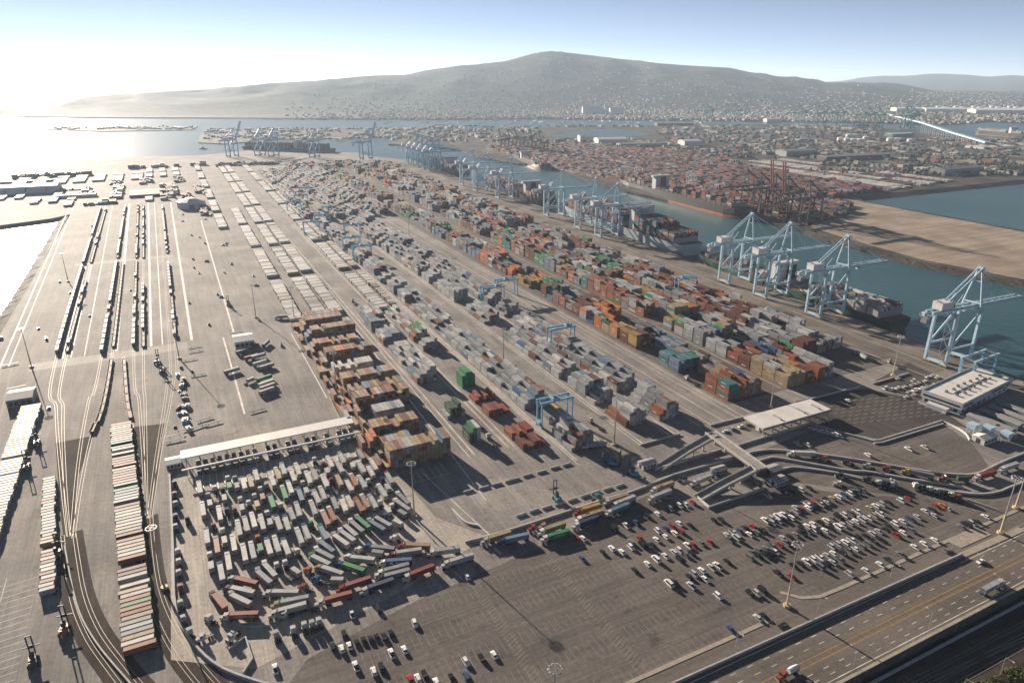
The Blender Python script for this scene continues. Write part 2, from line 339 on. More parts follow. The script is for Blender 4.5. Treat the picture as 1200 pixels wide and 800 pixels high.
mb = MB(); mb.add([(1500, 9000, 4), (60000, 9000, 4), (60000, 60000, 4), (1500, 60000, 4)], [(0, 1, 2, 3)], M['city']); struct('coastal_plain', mb.mesh('coastal_plain'))
# ------------------------------------------------------------------ paved zones of the terminal (thin sheets, each a few mm above the one below)
def zone(name, pts, z, m): mb = MB(); mb.prism(xy(pts), None, z, m); return struct(name, mb.mesh(name))
zone('car_park_pavement', [T(159, -30), T(159, 470), P(1200, 565), P(1100, 585), P(985, 578), T(238, 292), T(238, 238), T(262, 215), T(246, 120), T(240, 70), T(228, 20), T(200, -8)], .012, M['park'])
zone('queue_apron_pavement', [T(252, -30), T(232, 0), T(250, 70), T(268, 118), T(296, 100), T(402, 90), T(404, -26), T(300, -29)], .016, M['conc'])
zone('grid_lot_pavement', [P(932, 470), P(1012, 455), P(1090, 470), P(1135, 502), P(1100, 495), P(1035, 516), P(950, 497)], .016, M['dark'])
zone('office_lot_pavement', [P(1022, 448), P(1065, 425), P(1145, 462), P(1090, 475)], .018, M['dark'])
zone('gate_loop_pavement', [P(820, 560), P(880, 532), P(960, 500), P(1035, 518), P(1105, 497), P(1140, 520), P(1165, 555), P(1090, 585), P(985, 572), P(900, 560)], .008, M['park'])
zone('wharf_deck_pavement', [T(300, 512), T(300, quay(300) - .6), T(1960, quay(1960) - .6), T(1960, 545)], .012, M['wharf'])
zone('north_yard_pavement', [T(330, 338), T(330, 512), T(1950, 545), T(1950, 345)], .006, M['park'])
# track corridors in ballast
zone('ballast_bed', [P(65, 519), P(110, 510), P(91, 560), P(88, 612), P(86, 628), P(74, 628), P(70, 590)], .016, M['ballast'])
zone('ballast_bed', [P(150, 501), P(193, 496), P(186, 545), P(177, 607), P(166, 607), P(158, 560)], .016, M['ballast'])
LTR = smooth_line([AB(P(*p)) for p in ((80, 625), (84, 655), (92, 700), (108, 740), (132, 775), (165, 815), (230, 880))])
RTR = smooth_line([AB(P(*p)) for p in ((171, 605), (173, 640), (180, 690), (197, 735), (222, 775), (262, 820), (330, 880))])
mb = MB(); strip(mb, [T(*p) for p in LTR], 13, .012, M['ballast']); strip(mb, [T(*p) for p in RTR], 12, .013, M['ballast']); struct('curved_ballast_bed', mb.mesh('curved_ballast_bed'))
# roadway along the near edge
zone('roadway', [T(123.6, -40), T(123.6, 480), T(151.6, 480), T(151.6, -40)], .02, M['road'])
zone('service_lane_road', [T(152.2, 60), T(152.2, 480), T(159.4, 480), T(159.4, 60)], .018, M['road'])
zone('sidewalk_pavement', [P(1107, 633), P(1143, 618), P(1162, 626), P(1126, 642)], .15, M['kerb'])
mb = MB()
for aa, m in ((137.4, 'yline'), (135.0, 'yline'), (149.6, 'line'), (125.8, 'line')): strip(mb, [T(aa, -40), T(aa, 480)], .35, .03, M[m])
for aa in (141.3, 145.4, 131.4, 128.3):
    for b in range(60, 470, 9): strip(mb, [T(aa, b), T(aa, b + 3)], .28, .03, M['line'])
for i in range(6):
    b = 322 + i * 9; strip(mb, [T(147.2, b), T(151, b + 3)], .4, .032, M['line'])
strip(mb, [T(147, 316), T(147, 376)], .35, .032, M['line'])
struct('road_markings', mb.mesh('road_markings'))
# parking bay lines
mb = MB()
for aa in (163, 181, 199, 217, 234):
    for b in range(40 if aa < 220 else 70, 240 if aa < 230 else 190, 3):
        strip(mb, [T(aa - 4.6, b), T(aa + 4.6, b)], .14, .02, M['fline'])
for b0, b1 in ((96, 101), (136, 141)):
    for aa in range(160, 244, 2): strip(mb, [T(aa, b0), T(aa + 2.2, b1)], .2, .022, M['fline'])
for aa in (176, 194, 212, 226):
    for b in range(250, 380, 3): strip(mb, [T(aa - 4.6, b), T(aa + 4.6, b)], .14, .02, M['fline'])
struct('parking_markings', mb.mesh('parking_markings'))
# yard stripes: crane runways, lanes, slots
mb = MB()
for b in (199, 222.7, 248.2, 271, 274.8, 297.3, 145, 168, 172, 195.5): strip(mb, [T(312 if b > 196 else 345, b), T(1150, b)], 1.5, .012, M['cstrip'])
for b in (225.5, 245.6, 300.2, 305.5, 317, 329, 334.5, 141, 197.2): strip(mb, [T(306 if b > 196 else 345, b), T(1180, b)], .55, .016, M['line'])
for b in (376, 394, 446, 452): strip(mb, [T(334, b), T(1300, b + 8)], .9, .014, M['cstrip'])
for b in (342.5, 398): strip(mb, [T(312, b), T(334, b)], .5, .016, M['line'])
for b in range(147, 196, 3):
    for aa in (345, 358, 371): strip(mb, [T(aa, b), T(aa + 11.5, b)], .18, .016, M['fline'])
for b in range(102, 124, 4):
    strip(mb, [T(333, b), T(346, b)], .3, .016, M['line'])
strip(mb, [T(333, 100), T(333, 124)], .3, .017, M['line'])
strip(mb, [T(298, 131), T(650, 137)], .8, .016, M['line']); strip(mb, [T(268, 120), T(345, 108)], .6, .016, M['line'])
for b in (515, 541.5, 574.5): strip(mb, [T(300, b), T(1950, b + 60 * (b > 530))], .8, .02, M['cstrip'])
for i in range(30):                                  # transverse slot lines in the wide lane
    a = 320 + i * 13; strip(mb, [T(a, 301), T(a, 333)], .2, .016, M['fline'])
for i in range(28):                                  # lane dividers in front of the canopy
    b = -13.9 + i * 3.82; strip(mb, [T(397, b + .4), T(388, b), T(374, b + .2)], .45, .022, M['white'])
struct('yard_markings', mb.mesh('yard_markings'))
# grid lot: dark rectangles' outlines
mb = MB()
for i in range(7):
    for j in range(13):
        p, q = T(270 + i * 5.4 - j * 1.6, 394 + j * 6), T(270 + i * 5.4 - j * 1.6, 398.6 + j * 6); strip(mb, [p, q], .5, .024, M['fline'])
struct('grid_lot_markings', mb.mesh('grid_lot_markings'))
# rail yard: concrete stripes, rails, crossing
mb = MB()
for b, w_ in ((-148, 1.2), (-142, .8), (-104, 1.2), (-98, .8), (-64, 2.2), (-37, 2.0), (-28, .9), (-4, 2.2), (-88, .8)):
    strip(mb, [T(645, b), T(1490, b + (b + 10) * .17)], w_, .014, M['line'])
for b in (14, 26, 40, 52, 66):
    strip(mb, [T(440 if b > 20 else 650, b), T(1400, b + 4)], .5, .014, M['fline'])
for b in (-155, -135, -118, -80, -72, -52, -45, -14, 6, 20, 47, 58, 74): strip(mb, [T(640 + (b % 7) * 9, b), T(1420, b + (b + 10) * .1)], .35, .013, M['fline'])
strip(mb, [T(470, 22), T(640, 22)], 1.3, .014, M['line']); strip(mb, [T(650, 32), T(1250, 38)], 1.6, .015, M['line'])
for i in range(9): strip(mb, [T(627 + i * 2.0, -126), T(625 + i * 2.0, -8)], .45, .018, M['line'])
for i in range(5): strip(mb, [T(998 + i * 2.0, -124), T(996 + i * 2.0, -10)], .45, .018, M['line'])
strip(mb, [T(470, 79.5), T(625, 79.5)], .7, .016, M['white'])
for i in range(40):                                   # slots of the empty lot, lower left
    b = -112 + (i % 2) * 14; a = 250 + (i // 2) * 4.4; strip(mb, [T(a, b), T(a + 1.0, b + 13)], .25, .014, M['line'])
strip(mb, [T(245, -98.3), T(340, -98.3)], .3, .015, M['line'])
for b in (-150, -146, -139): strip(mb, [T(350, b + 22), T(640, b)], .7, .012, M['fline'])
struct('rail_yard_markings', mb.mesh('rail_yard_markings'))
def rail_track(name, pts, label):
    pts = [Vector((p[0], p[1], 0)) for p in pts]; mb = MB(); n = len(pts)
    for s in (-.75, .75):
        q = []
        for i in range(n):
            d = (pts[min(i + 1, n - 1)] - pts[max(i - 1, 0)]).normalized(); q.append(pts[i] + Vector((-d.y, d.x, 0)) * s)
        strip(mb, q, .16, -.01, M['rail'], .09)
    return tag(obj(name, mb.mesh(name)), kind='structure')
TRK = []
for (pp) in ([(118, 245), (68, 412), (66, 480), (72, 560), (80, 628)], [(124, 246), (79, 412), (74, 480), (76, 560), (81, 628)], [(147, 243), (120, 412), (104, 470), (92, 540), (84, 628)],
             [(151, 243), (131, 420), (107, 512), (95, 570), (86, 630)], [(162, 240), (157, 405), (163, 470), (168, 540), (171, 607)], [(168, 240), (168, 405), (170, 470), (171, 540), (172, 607)],
             [(190, 240), (205, 395), (203, 450), (188, 530), (176, 607)], [(186, 240), (198, 395), (196, 450), (184, 530), (174, 607)], [(145, 418), (149, 470), (155, 500), (163, 555), (169, 607)]):
    ln = smooth_line([P(*p) for p in pp], 10); TRK.append(ln); rail_track('rail_track', ln, '')
for L_ in (LTR, RTR):
    for off in (-2.6, 2.6):
        pts = [T(*p) for p in L_]; q = []
        for i in range(len(pts)):
            d = (pts[min(i + 1, len(pts) - 1)] - pts[max(i - 1, 0)]).normalized(); q.append(pts[i] + Vector((-d.y, d.x, 0)) * off)
        rail_track('rail_track', q, '')
for pq in (((1040, 812), (1215, 722)), ((1072, 812), (1215, 735)), ((1098, 814), (1215, 749)), ((1056, 812), (1215, 741))):
    o = rail_track('rail_track', [P(*pq[0], -4.36), P(*pq[1], -4.36)], ''); o.location.z = -4.35
zone('lower_ballast_bed', [P(1010, 815, -4.37), P(1130, 815, -4.37), P(1230, 760, -4.37), P(1230, 706, -4.37)], -4.37, M['ballast'])
# ------------------------------------------------------------------ containers
C = dict(white=(.60, .59, .565), pale=(.74, .725, .69), grey=(.27, .29, .31), silver=(.42, .435, .45), blue=(.05, .12, .27), navy=(.03, .05, .13), red=(.28, .06, .045), brown=(.17, .065, .045), rust=(.32, .12, .065),
         orange=(.58, .18, .05), green=(.045, .26, .11), teal=(.06, .22, .22), tan=(.40, .31, .19), yellow=(.42, .28, .09), darkgreen=(.04, .10, .06), pink=(.38, .22, .17), steelblue=(.16, .24, .34))
C = {k: tuple(q * (.8 if k == 'pale' else .72) for q in v) for k, v in C.items()}
def pick(pal): return rnd.choices([p[0] for p in pal], [p[1] for p in pal])[0]
def vary(c, k=.14): s = 1 + rnd.uniform(-k, k); return tuple(min(1, q * s) for q in c)
PG = [('grey', 7), ('silver', 10), ('white', 1.0), ('rust', .9), ('brown', .6), ('blue', .3), ('steelblue', 1.0)]
PM = [('brown', 4), ('rust', 3.2), ('grey', 4.5), ('silver', 3), ('white', .9), ('green', 1.5), ('darkgreen', 1), ('blue', 1.0), ('steelblue', 2), ('orange', 1.8), ('tan', 1.8), ('teal', .7), ('yellow', .4)]
PL = [('tan', 5), ('rust', 3), ('yellow', 1.4), ('pink', 4.5), ('brown', 1.6), ('steelblue', .9), ('silver', 1.4), ('orange', .5)]
PF = [('brown', 8), ('rust', 3.2), ('red', 2.4), ('grey', 3), ('silver', .9), ('navy', 1.6), ('steelblue', 1.2), ('orange', .5), ('white', .25), ('darkgreen', .8)]
def container_mesh(L, name):
    mb = MB(); w, h = 2.44, 2.59; m = M['cont']
    mb.box((0, 0, h / 2), (w - .14, L - .16, h - .06), m)
    for x in (-1, 1):
        for y in (-1, 1): mb.box((x * (w / 2 - .07), y * (L / 2 - .08), h / 2), (.14, .16, h), m)
        mb.box((x * (w / 2 - .04), 0, h - .06), (.08, L - .32, .12), m); mb.box((x * (w / 2 - .04), 0, .08), (.08, L - .32, .16), m)
    for x in (-.55, -.2, .2, .55): mb.box((x, -L / 2 + .045, h / 2), (.05, .05, h - .3), M['galv'])
    return mb.mesh(name)
CM40 = container_mesh(12.19, 'container_40'); CM20 = container_mesh(6.06, 'container_20')
CL = []                                            # every stacked container: x y z rz len colour-name zone tier height exposed
def block(b0, n, a0, a1, hf, pal, zone, bay=13.0, pitch=2.72, drift=0.0, skip=None, runs=True):
    nb = int((a1 - a0) / bay); hh = [[max(0, int(round(hf(i, j)))) for j in range(n)] for i in range(nb)]
    for i in range(nb):
        a = a0 + i * bay + bay / 2
        if skip and any(s0 <= a <= s1 for s0, s1 in skip): hh[i] = [0] * n
    for i in range(nb):
        a = a0 + i * bay + bay / 2; rowc = None
        for j in range(n):
            h = hh[i][j]
            if runs and (rowc is None or rnd.random() < .45): rowc = pick(pal)
            for k in range(h):
                g = lambda ii, jj: hh[ii][jj] if 0 <= ii < nb and 0 <= jj < n else 0
                ex = k == h - 1 or g(i - 1, j) <= k or g(i + 1, j) <= k or g(i, j - 1) <= k or g(i, j + 1) <= k
                vis = k == h - 1 or g(i - 1, j) <= k or g(i, j - 1) <= k
                if not ex: continue
                c = rowc if runs and rnd.random() < .62 else pick(pal)
                p = T(a + rnd.uniform(-.12, .12), b0 + j * pitch + pitch / 2 + drift * (a - 330))
                CL.append((p.x, p.y, k * 2.61 + .03, TH, 12.19, c, zone, k, h, vis))
def rows_h(seed, lo, hi, empt=.12, jit=.3):
    r = random.Random(seed); cache = {}
    def f(i, j):
        if i not in cache: cache[i] = 0 if r.random() < empt else (r.uniform(lo, hi) if cache.get(i - 1, 0) == 0 or r.random() < .25 else cache[i - 1] + r.uniform(-.3, .3)); cache[('s', i)] = r.uniform(.15, .75) if r.random() < .3 or ('s', i - 1) not in cache else cache[('s', i - 1)]
        return 0 if cache[i] == 0 else min(5, max(0, cache[i] + cache[('s', i)] * (j - 3) + r.uniform(-jit, jit)))
    return f
def patch_h(seed, lo, hi, empt=.18):
    def f(i, j):
        q = noise.noise(Vector((i * .42 + seed * 7.3, (j // 4) * .75, seed)))
        e = noise.noise(Vector((i * .31 + seed * 3.1, (j // 5) * .9, seed + 5)))
        if e > 1 - empt * 2.6: return 0
        return lo + (hi - lo) * (q * .75 + .5) + (rnd.random() < .2) * -1
    return f
ZR = 'grey gantry rows'
def near_step(base, first):                         # given stair heights for the first bays, then the base function
    def f(i, j): return first[i][j] if i < len(first) else base(i, j)
    return f
block(201.2, 6, 322, 1150, near_step(rows_h(1, 2.6, 5.2, .14), [[1, 3, 4, 5, 5, 4], [2, 3, 5, 5, 4, 3], [0] * 6, [0, 0, 2, 1, 0, 0]]), PG, ZR)
block(250.4, 6, 333, 1150, near_step(rows_h(2, 2.6, 5.0, .14), [[2, 4, 5, 5, 4, 4], [1, 2, 4, 5, 4, 4], [0] * 6, [1, 2, 3, 4, 4, 3]]), PG, ZR)
block(277.0, 6, 331, 1150, near_step(rows_h(3, 2.6, 5.2, .14), [[2, 3, 5, 5, 5, 4], [1, 3, 4, 5, 5, 4], [1, 2, 3, 5, 5, 5], [0] * 6]), PG, ZR)
ZC = 'rows beside the handler lane'
block(174.2, 5, 500, 648, rows_h(4, 1.5, 4.2, .3), [('silver', 4), ('grey', 3), ('green', 1.5), ('rust', 1.6), ('white', 1.5)], ZC)
block(147.2, 6, 463, 648, rows_h(5, 1.8, 4.6, .14), [('silver', 5), ('white', 4), ('grey', 3), ('rust', 1), ('steelblue', 1)], ZC)
block(175.5, 4, 440, 453.5, lambda i, j: [4, 5, 5, 4][j], [('green', 1)], 'bright green stack', runs=False)
for a0 in (412, 388, 352, 336): block(174.0, 6, a0, a0 + 14, lambda i, j: rnd.choice([1, 2, 2, 2]), [('red', 3), ('brown', .5), ('rust', .6)], 'low red stacks')
block(146.8, 5, 398, 411.5, lambda i, j: [1, 3, 3, 4, 2][j] - i, [('darkgreen', 2), ('green', 1), ('silver', 2), ('grey', 1)], 'small green stack')
block(147.5, 3, 360, 373.5, lambda i, j: [3, 4, 4][j], [('green', 2), ('darkgreen', 3), ('white', .6)], 'small green stack')
ZL = 'tan blocks beside the queue'
for a0, nb, cc, hm, n0, n1 in ((352, 1, PL, 5, 0, 15), (371, 1, PL, 3, 0, 8), (390, 1, PL, 4, 0, 12), (411, 1, [('white', 3), ('silver', 1), ('steelblue', .6)], 4, 3, 11), (433, 2, PL, 5, 0, 15), (470, 1, PL, 5, 0, 15), (500, 1, [('white', 1)], 4, 0, 12), (528, 1, PL, 5, 0, 15), (558, 1, PL, 4, 0, 14), (587, 1, PL, 5, 0, 15), (616, 2, PL, 5, 0, 13)):
    block(92.5 + n0 * 2.6, n1 - n0, a0, a0 + nb * 13.0 + .1, lambda i, j, hm=hm: hm - (rnd.random() < .12), cc, ZL, pitch=2.6, runs=False)
block(82.2, 4, 352, 640, lambda i, j: rnd.choice([0, 1, 1, 2, 2, 3]) + (j == 3), PL, ZL, pitch=2.5)
ZN = 'coloured blocks near the wharf'
def gblock(b0, n, a0, a1, seed, pal, lo, hi, empt, drift, skip=()):     # carrier blocks: a few bays by a few rows of one height, one main colour, aisles between
    r = random.Random(seed); a = a0; first = True
    while a < a1:
        nb = r.choice((1, 2, 2, 3)); j = 0
        while j < n:
            nr = min(n - j, r.choice((4, 5, 6, 6, 7)))
            far = a > 1000
            if (first or r.random() > empt) and not any(s0 <= a <= s1 for s0, s1 in skip):
                h = int(round(r.uniform(lo, hi))) if not first else r.choice((4, 5, 5)); main = pick(pal); alt = pick(pal)
                hs = [[max(1, h - (r.random() < .3) - 2 * (r.random() < .07)) if q < nr - (r.random() < .3) else max(0, h - 2) for q in range(nr)] for _ in range(nb)]
                sub = [(main, 6), (alt, 2.2)] + [(k, w_ * .05) for k, w_ in pal]
                block(b0 + j * 2.72 + drift * (a - 330), nr, a, a + nb * 13.0 + .1, lambda i, q, hs=hs: hs[i][q], sub, ZN)
            j += nr + (1 if r.random() < .6 else 0)
        a += nb * 13.0 + r.choice((1.0, 1.5, 4.0)); first = False
gblock(341, 12, 334, 1900, 5, PM, 3.4, 5.4, .12, .012, ((1250, 1275),))
gblock(397, 18, 331, 1900, 9, PM, 3.8, 6.0, .08, .020, ((1100, 1120),))
gblock(457, 18, 372, 1880, 14, [('grey', 5), ('silver', 4), ('brown', 3), ('rust', 2), ('white', 1.5), ('green', 1), ('tan', 1), ('orange', .5)], 3.0, 5.6, .16, .026, ((1000, 1020),))
for b0, sd in ((201, 6), (227, 7), (251, 8), (278, 9), (304, 10), (176, 12)): block(b0, 6, 1170, 1880, rows_h(sd, 2.8, 5.0, .1), [('grey', 6), ('silver', 6), ('brown', 3), ('rust', 2), ('steelblue', 1.5), ('green', .5), ('white', .6)], ZN, drift=.02)
block(-8, 8, 1560, 1720, patch_h(21, 1, 3, .3), PF, ZN); block(-75, 22, 1560, 1640, lambda i, j: 2, [('brown', 1)], ZN); block(-110, 8, 1560, 1760, patch_h(22, 1, 3, .3), PF, ZN)
block(-330, 60, 1990, 2020, patch_h(23, 2, 5, .2), PF, ZN); block(-90, 70, 2090, 2120, patch_h(24, 1, 5, .3), PF, ZN); block(120, 60, 2030, 2075, patch_h(25, 1, 4, .3), PF, ZN); block(290, 70, 1905, 1990, patch_h(26, 1, 4.5, .25), PM, ZN)
for k_, (b0_, n_, a0_, a1_) in enumerate(((-150, 20, 1500, 1530), (-20, 9, 1500, 1720), (18, 7, 1480, 1560), (45, 8, 1540, 1700), (-60, 10, 1760, 1840), (40, 6, 1280, 1420), (-220, 26, 1700, 1740), (-180, 14, 1620, 1680), (-330, 30, 1760, 1790), (-120, 9, 1780, 1840), (10, 8, 1760, 1840))): block(b0_, n_, a0_, a1_, patch_h(50 + k_, .6, 3.4, .34), PF, ZN)
block(-340, 40, 1900, 1915, lambda i, j: 2, [('brown', 2), ('rust', 1)], ZN)
# ------------------------------------------------------------------ parked containers on chassis (a slab of pale boxes side by side)
TRL = []                                           # x y rz len colour place
PW = [('pale', 12), ('silver', 4), ('tan', 1.2), ('pink', .8), ('grey', .6)]
def slab(b, L, a0, a1, groups, place, pal=PW, pitch=3.15, drift=0.0, miss=.03, rz=0.0):
    a = a0
    for g0, g1 in groups(a0, a1) if callable(groups) else groups:
        a = g0
        while a < g1:
            if rnd.random() > miss:
                p = T(a, b + drift * (a - 650) + rnd.uniform(-.5, .5)); TRL.append((p.x, p.y, TH + math.pi / 2 + rz, L, pick(pal), place))
            a += pitch
def grp(off, ln=150, gap=24):
    def f(a0, a1):
        out = []; a = a0 + off
        while a < a1: out.append((a, min(a + ln, a1))); a += ln + gap
        return out
    return f
WP = 'in the long rows of pale trailers'
slab(90, 12.8, 656, 1330, grp(0), WP, drift=.012); slab(114.5, 12.8, 656, 2080, grp(0), WP, drift=.012); slab(130.5, 12.8, 656, 2080, grp(6), WP, drift=.012)
slab(175, 12.8, 658, 2060, grp(-4), WP, drift=.012); slab(188.5, 8, 658, 1700, grp(0), WP, drift=.012, pal=[('pale', 5), ('tan', 2), ('pink', 2), ('silver', 2)])
slab(60, 12.8, 1160, 2080, grp(0, 120, 40), WP, drift=.01, miss=.1)
for b in (-300, -262, -222, -184, -146, -108, -66): slab(b, 24, 1850, 1985, [(1850, 1935), (1950, 1985)], 'in the far rows near the sea edge', miss=.12)
for b, a0_, a1_ in ((-235, 1560, 1640), (-205, 1560, 1690), (-175, 1500, 1600), (-120, 1500, 1550), (-95, 1660, 1740), (-40, 1500, 1550), (5, 1580, 1740), (30, 1440, 1540), (-330, 1650, 1700), (-300, 1640, 1690), (-270, 1640, 1690)): slab(b, 13, a0_, a1_, grp(0, 60, 16), 'in the far rows near the sea edge', miss=.2, pal=[('pale', 5), ('silver', 3), ('rust', 1), ('brown', 1), ('grey', 2)])
for b in (-40, -10, 20): slab(b, 14, 1880, 2070, grp(0, 70, 26), 'in the far rows near the sea edge', miss=.1)
for b in (200, 218, 236, 254, 272, 290): slab(b, 14, 2085, 2110, [(2085, 2110)], 'in the far rows near the sea edge', pal=[('white', 3), ('rust', 1), ('tan', 2)])
PRL = [('white', 4), ('silver', 5), ('rust', 2.8), ('tan', 1.6), ('green', .6), ('red', 1), ('brown', 1.2), ('grey', 1.5), ('steelblue', 1)]
slab(-113.4, 12.6, 372, 546, [(372, 440), (444, 546)], 'in the shore-side rank', [('pale', 9), ('silver', 5), ('tan', 2), ('green', .3)], 3.2, drift=-.004)
slab(-112.2, 6.3, 318, 432, [(318, 352), (358, 428)], 'in the rank between the curved tracks', PRL, 3.1, drift=-.1)
slab(-65, 13.2, 262, 484, [(262, 300), (304, 342), (347, 395), (400, 420), (424, 484)], 'in the rank inside the track fork', PRL, 3.15, drift=-.0614, miss=.14)
def chassis_mesh():
    mb = MB(); m = M['dsteel']
    for x in (-.5, .5): mb.box((x, 0, 1.05), (.18, 12.0, .3), m)
    for y in (-5.6, -2.5, 1.5, 5.6): mb.box((0, y, 1.1), (2.3, .2, .2), m)
    for x in (-.7, .7): mb.box((x, 3.6, .5), (.16, .16, 1.0), m)
    mb.box((0, -4.4, .75), (.9, 2.2, .3), m); return mb.mesh('chassis')
CHS = chassis_mesh()
def wheel_mesh(name, r=.5, w_=.55, track=1.9):
    mb = MB()
    for s in (-1, 1): mb.tube((s * track / 2 - w_ / 2, 0, r), (s * track / 2 + w_ / 2, 0, r), r, M['black'], 10)
    mb.bar((-track / 2, 0, r), (track / 2, 0, r), .15, M['dsteel']); return mb.mesh(name)
AXL = wheel_mesh('wheel_set')
CNAME = dict(pale='white', silver='light grey', steelblue='dusty blue', darkgreen='dark green', rust='rust red', pink='faded pink', navy='navy blue')
def cn(c): return CNAME.get(c, c)
def near_key(t): return t[0] ** 2 + t[1] ** 2
TRL.sort(key=near_key)
def visible(x, y, m=.06):
    d = y * math.cos(PITCH) + H * math.sin(PITCH); return abs(x) / d < .75 + m and (-y * math.sin(PITCH) + H * math.cos(PITCH)) / d < .5 + m
arr = []; n_t = 0
for x, y, rz, L, c, pl in TRL:
    if n_t < 300 and visible(x, y):
        n_t += 1
        t = thing('parked_trailer', f'{cn(c)} container on a parked chassis {pl}', 'trailer', (x, y, .03), rz, f'{cn(c)} parked chassis containers {pl}')
        k_ = 1 if L > 9 else .55; obj('chassis', CHS, t, scale=(1, k_, 1)); obj('wheel_set', AXL, t, (0, -4.0 * k_, 0)); obj('wheel_set', AXL, t, (0, -5.2 * k_, 0))
        obj('container', CM40 if L > 9 else CM20, t, (0, 0, 1.22), color=vary(C[c]))
    else:
        arr.append((x, y, .5, 2.6, L, 3.3, rz, *vary(C[c])))
tag(obj('parked_trailers', boxes_mesh('parked_trailers', arr, M['att'])), 'rows of pale containers on parked chassis stretching to the far wharf', 'trailers', kind='stuff')
# ------------------------------------------------------------------ trucks
def tractor_mesh():
    mb = MB(); m = M['car']
    mb.box((0, -1.7, .95), (.9, 5.0, .3), M['dsteel'])
    mb.box((0, .2, 2.35), (2.35, 2.2, 2.3), m, taper=(.94, .92)); mb.box((0, -.75, 3.6), (2.1, 1.2, .5), m, taper=(.8, .5))
    mb.box((0, 2.05, 1.65), (1.9, 1.7, 1.2), m, taper=(.88, .94)); mb.box((0, 2.95, .75), (2.3, .3, .5), M['galv'])
    mb.box((0, 2.93, 1.6), (1.2, .06, .8), M['dsteel'])
    for x in (-1, 1): mb.tube((x * 1.12, -1.1, 1.0), (x * 1.12, -1.1, 3.7), .11, M['galv'], 6); mb.tube((x * 1.0, -.4, .8), (x * 1.0, .9, .8), .33, M['galv'], 8)
    mb.tube((0, -2.6, 1.15), (0, -2.6, 1.25), .55, M['dsteel'], 8); return mb.mesh('tractor')
def windshield_mesh():
    mb = MB(); mb.add([(-1.0, 1.31, 2.5), (1.0, 1.31, 2.5), (.96, 1.24, 3.3), (-.96, 1.24, 3.3)], [(0, 1, 2, 3)], M['glass'])
    for s in (-1, 1): mb.add([(s * 1.19, .2, 2.4), (s * 1.19, 1.1, 2.4), (s * 1.15, 1.05, 3.2), (s * 1.15, .2, 3.2)], [(0, 1, 2, 3)], M['glass'])
    return mb.mesh('windshield')
TRM = tractor_mesh(); WSM = windshield_mesh()
CABS = [('pale', 11), ('silver', 3), ('red', 2), ('blue', 1.6), ('navy', 1), ('black', 1.2), ('teal', .6), ('orange', .3), ('green', .4)]
C['black'] = (.025, .025, .028)
def tractor(t, loc, rz, col):
    tr = obj('tractor', TRM, t, loc, rz, vary(C[col], .08)); obj('windshield', WSM, tr)
    for y in (1.9, -2.1, -3.3): obj('wheel_set', AXL, tr, (0, y, 0))
    return tr
def truck(p, hd, load, cab, where, bend=0.0, size=40, group=None):   # hd: heading of the trailer (world), load colour or None (bare chassis) or 'bob' (tractor alone)
    if load == 'bob':
        t = thing('truck_tractor', f'{cn(cab)} truck tractor without trailer {where}', 'truck', (p[0], p[1], .03), hd - math.pi / 2, group or f'{cn(cab)} truck tractors {where}')
        tractor(t, (0, 0, 0), 0, cab); return t
    what = 'an empty chassis' if load is None else f'a {"short " if size == 20 else ""}{cn(load)} container'
    t = thing('container_truck', f'{cn(cab)} container truck pulling {what} {where}', 'truck', (p[0], p[1], .03), hd - math.pi / 2, group or f'{cn(cab)} trucks with {what} {where}')
    ch = obj('chassis', CHS, t); obj('wheel_set', AXL, ch, (0, -4.0, 0)); obj('wheel_set', AXL, ch, (0, -5.2, 0))
    k = Vector((0, 5.0, 0)); off = Vector((-math.sin(bend), math.cos(bend), 0)) * 2.6
    tractor(t, k + off, bend, cab)
    if load: obj('container', CM40 if size == 40 else CM20, t, (0, 0 if size == 40 else -2.6, 1.22), color=vary(C[load], .1))
    return t
PLACED = []                                        # footprints (centre, dir, halflen) for collision
def free(p, hd, hl=10.6, w_=3.05):
    d = (math.cos(hd), math.sin(hd)); pts = [(p[0] + d[0] * s, p[1] + d[1] * s) for s in (-6, -3, 0, 3, 6, 9)]
    for q in PLACED:
        for (x, y) in pts:
            if abs(x - q[0]) < 22 and abs(y - q[1]) < 22:
                for s in q[2]:
                    if (x - s[0]) ** 2 + (y - s[1]) ** 2 < w_ * w_: return False
    return True
def occupy(p, hd):
    d = (math.cos(hd), math.sin(hd)); PLACED.append((p[0], p[1], [(p[0] + d[0] * s, p[1] + d[1] * s) for s in (-6, -3, 0, 3, 6, 9)]))
